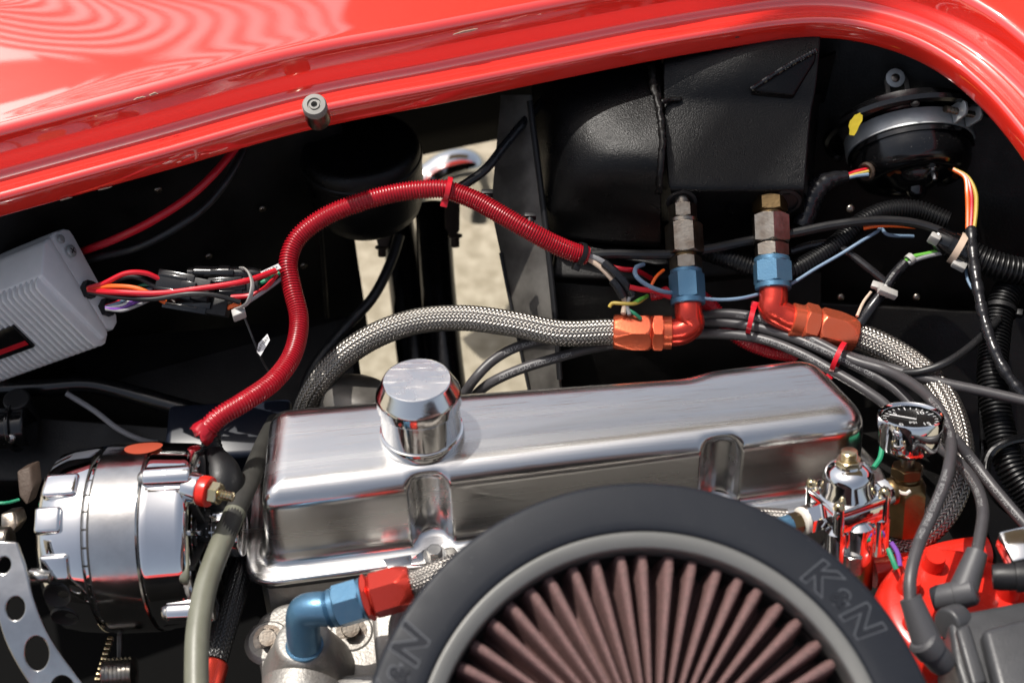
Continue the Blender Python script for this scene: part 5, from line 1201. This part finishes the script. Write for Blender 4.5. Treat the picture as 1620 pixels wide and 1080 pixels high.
obj('adjuster_screw', lathe(rf_, th, 28), 'zinc_gold', rg)
r45 = Matrix.Rotation(R_(28), 3, ra); qx, qy = r45 @ rX, r45 @ rY
zf = (SR(782)+SR(774))/2
obj('top_flange', rbox(RC+ra*zf, (qx, qy, ra), (50*ur,46*ur,abs(SR(782)-SR(774))/2), .0012, 3), 'chrome', rg)
zb = (SR(786)+SR(812))/2
obj('body', rbox(RC+ra*zb, (qx, qy, ra), (48*ur,44*ur,abs(SR(786)-SR(812))/2), .0015, 3), 'chrome', rg)
obj('gasket', rbox(RC+ra*SR(784), (qx, qy, ra), (49*ur,45*ur,.0006), 0), 'red_plastic', rg)
for sx_ in (-1,1):
    for sy_ in (-1,1):
        c_ = RC+qx*42*ur*sx_+qy*38*ur*sy_
        obj('post', lathe(frame(c_, ra), [(SR(815),9*ur),(SR(773),9*ur),(SR(772.5),0)], 24), 'chrome', rg)
        screw_head('screw', frame(c_+ra*SR(773), ra), 9.5*ur, .0050, 'zinc_gold', rg, True)
for k, (dx_, w_) in enumerate(((-40,17),(0,26),(40,17))):
    c_ = RC+qx*dx_*ur-qy*30*ur
    obj('lobe', lathe(frame(c_, ra), [(SR(868),0),(SR(868),w_*ur*.9),(SR(862),w_*ur),(SR(812),w_*ur),(SR(806),w_*ur*.6),(SR(806),0)], 32), 'chrome', rg)
obj('skirt', rbox(RC+ra*SR(838), (qx, qy, ra), (50*ur,40*ur,abs(SR(858)-SR(812))/2), .002, 3), 'chrome', rg)
# side ports
for sgn, (xa, xb) in ((-1,(1293,1268)),(1,(1392,1416))):
    c_ = RC+ra*SR(800)+qx*sgn*48*ur; fpt = frame(c_, qx*sgn)
    obj('port', nut(fpt, -.004, .014, 20*ur, ph=.3), 'chrome', rg)
    obj('port_ring', lathe(fpt, [(.013,0),(.013,20*ur),(.015,22*ur),(.017,22*ur),(.018,18*ur),(.018,0)], 36), 'ptfe' if sgn < 0 else 'brass', rg)
    obj('fitting', nut(fpt, .018, .028, 15*ur, ph=.1), 'brass', rg) if sgn < 0 else None
    if sgn < 0: obj('blue_end', lathe(fpt, round_prof(.026,.045,17*ur,.001), 32), 'anod_blue', rg)
    else: obj('tape_tail', tube([c_+qx*.017+ra*.004-qy*.006, c_+qx*.022+ra*.001-qy*.009, c_+qx*.027+ra*.0015-qy*.008], .0014, 6), 'ptfe', rg)
obj('lower_fitting', nut(frame(P(1350,884,-.02), -ra), -.006, .010, 16*ur), 'steel', rg)
obj('lower_tee', lathe(frame(P(1366,880,-.03), -ra), round_prof(-.006,.03,16*ur,.002), 32), 'brass', rg)
obj('wire', tube(PZ([(1405,868,-.01),(1412,885,-.01),(1418,900,-.012)]), .0020, 8), 'green_wire', label='green wire end under the regulator', cat='wire')
obj('wire', tube(PZ([(1410,858,-.01),(1420,874,-.01),(1424,895,-.012)]), .0018, 8), 'purple_wire', label='purple wire end under the regulator', cat='wire')

# ================================================================== DISTRIBUTOR AND BOOTS
DC = P(1508,990,-0.045); ud = u_at(DC); df = frame(DC, V((0.02,0.10,1)), V((1,0,0)))
ds = thing('distributor_cap', DC, 'red distributor cap at the lower right corner', 'distributor cap')
Rd = 128*ud
obj('cap', lathe(df, [(-.05,Rd*1.02),(-.004,Rd*1.0),(.006,Rd*.99),(.014,Rd*.96),(.020,Rd*.91),(.023,Rd*.84),(.024,Rd*.6),(.024,0)], 72), 'red_plastic', ds, sharp=50)
for k in range(8):
    q = R_(45*k+20); c_ = DC+df[1]*math.cos(q)*Rd*.66+df[2]*math.sin(q)*Rd*.66
    obj('tower', lathe(frame(c_, df[3]), [(.020,19*ud),(.034,16*ud),(.036,15*ud),(.036,0)], 28), 'red_plastic', ds)
def boot(p0, p1, p2, label, r0=.0075, r1=.0105, m='boot_grey'):
    a_, b_, c_ = P(*p0), P(*p1), P(*p2); t = thing('plug_boot', a_, label, 'boot', 'distributor boots')
    obj('neck', tube([a_, b_], r0, 24, .002, rf=lambda s, L: r0+(r1-r0)*(s/L)), m, t, sharp=50)
    d_ = (c_-b_).normalized(); L = (c_-b_).length
    hd_ = obj('elbow_head', lathe(frame(b_-d_*.010, d_), [(0,0),(0,r1*.75),(.002,r1*.95),(.010,r1*1.02),(L*.7,r1*1.0),(L*.72,r1*.9),(L+.006,r1*.9),(L+.010,r1*.8),(L+.010,r1*.5),(L+.0085,r1*.45),(L+.0085,0)], 32), m, t)
    return t
boot((1440,945,.047),(1470,1025,.03),(1494,1052,.018), 'grey plug boot nearest the air cleaner')
boot((1546,872,.022),(1522,938,.012),(1476,948,.002), 'grey right angle boot lying on the red cap')
boot((1640,905,.03),(1612,912,.03),(1570,912,.026), 'dark boot at the right edge above the coil', .010,.0105,'black_rubber')
obj('coil_terminal', rbox(P(1614,868,.03), (V((.97,.2,.1)).normalized(), V((-.2,.97,0)).normalized(), V((-.1,0,.99)).normalized()), (.012,.012,.009), .0015), 'alu_polished', label='bright metal block at the right edge above the dark boot', cat='terminal')
co = thing('ignition_coil', P(1560,1020,0.0), 'dark grey moulded coil housing in the lower right corner', 'coil')
ck = 0.02
obj('housing', prism(PZ([(1502,985,ck),(1520,968,ck),(1640,945,ck),(1700,1000,ck),(1700,1200,ck),(1560,1200,ck),(1512,1050,ck)]), V((0,0,-.05)), .004, 4), 'coil_grey', co, sharp=40)
obj('upper_block', prism(PZ([(1545,1010,ck+.0005),(1640,985,ck+.0005),(1700,1040,ck+.0005),(1700,1200,ck+.0005),(1580,1150,ck+.0005)]), V((0,0,.016)), .005, 4), 'coil_grey', co, sharp=40)
obj('rib', prism(PZ([(1508,1000,ck+.0004),(1530,990,ck+.0004),(1560,1085,ck+.0004),(1535,1095,ck+.0004)]), V((0,0,.007)), .003, 3), 'coil_grey', co, sharp=40)
obj('side_cup', lathe(frame(P(1506,985,.012), V((-.8,-.4,.3))), round_prof(-.01,.006,.012,.003), 28), 'coil_grey', co)
obj('heater_pipe', tube(PZ([(1560,870,-.06),(1500,880,-.06),(1450,895,-.06),(1380,905,-.06)]), .012, 20), 'red_plastic', label='dark red part under the hose loop', cat='pipe')
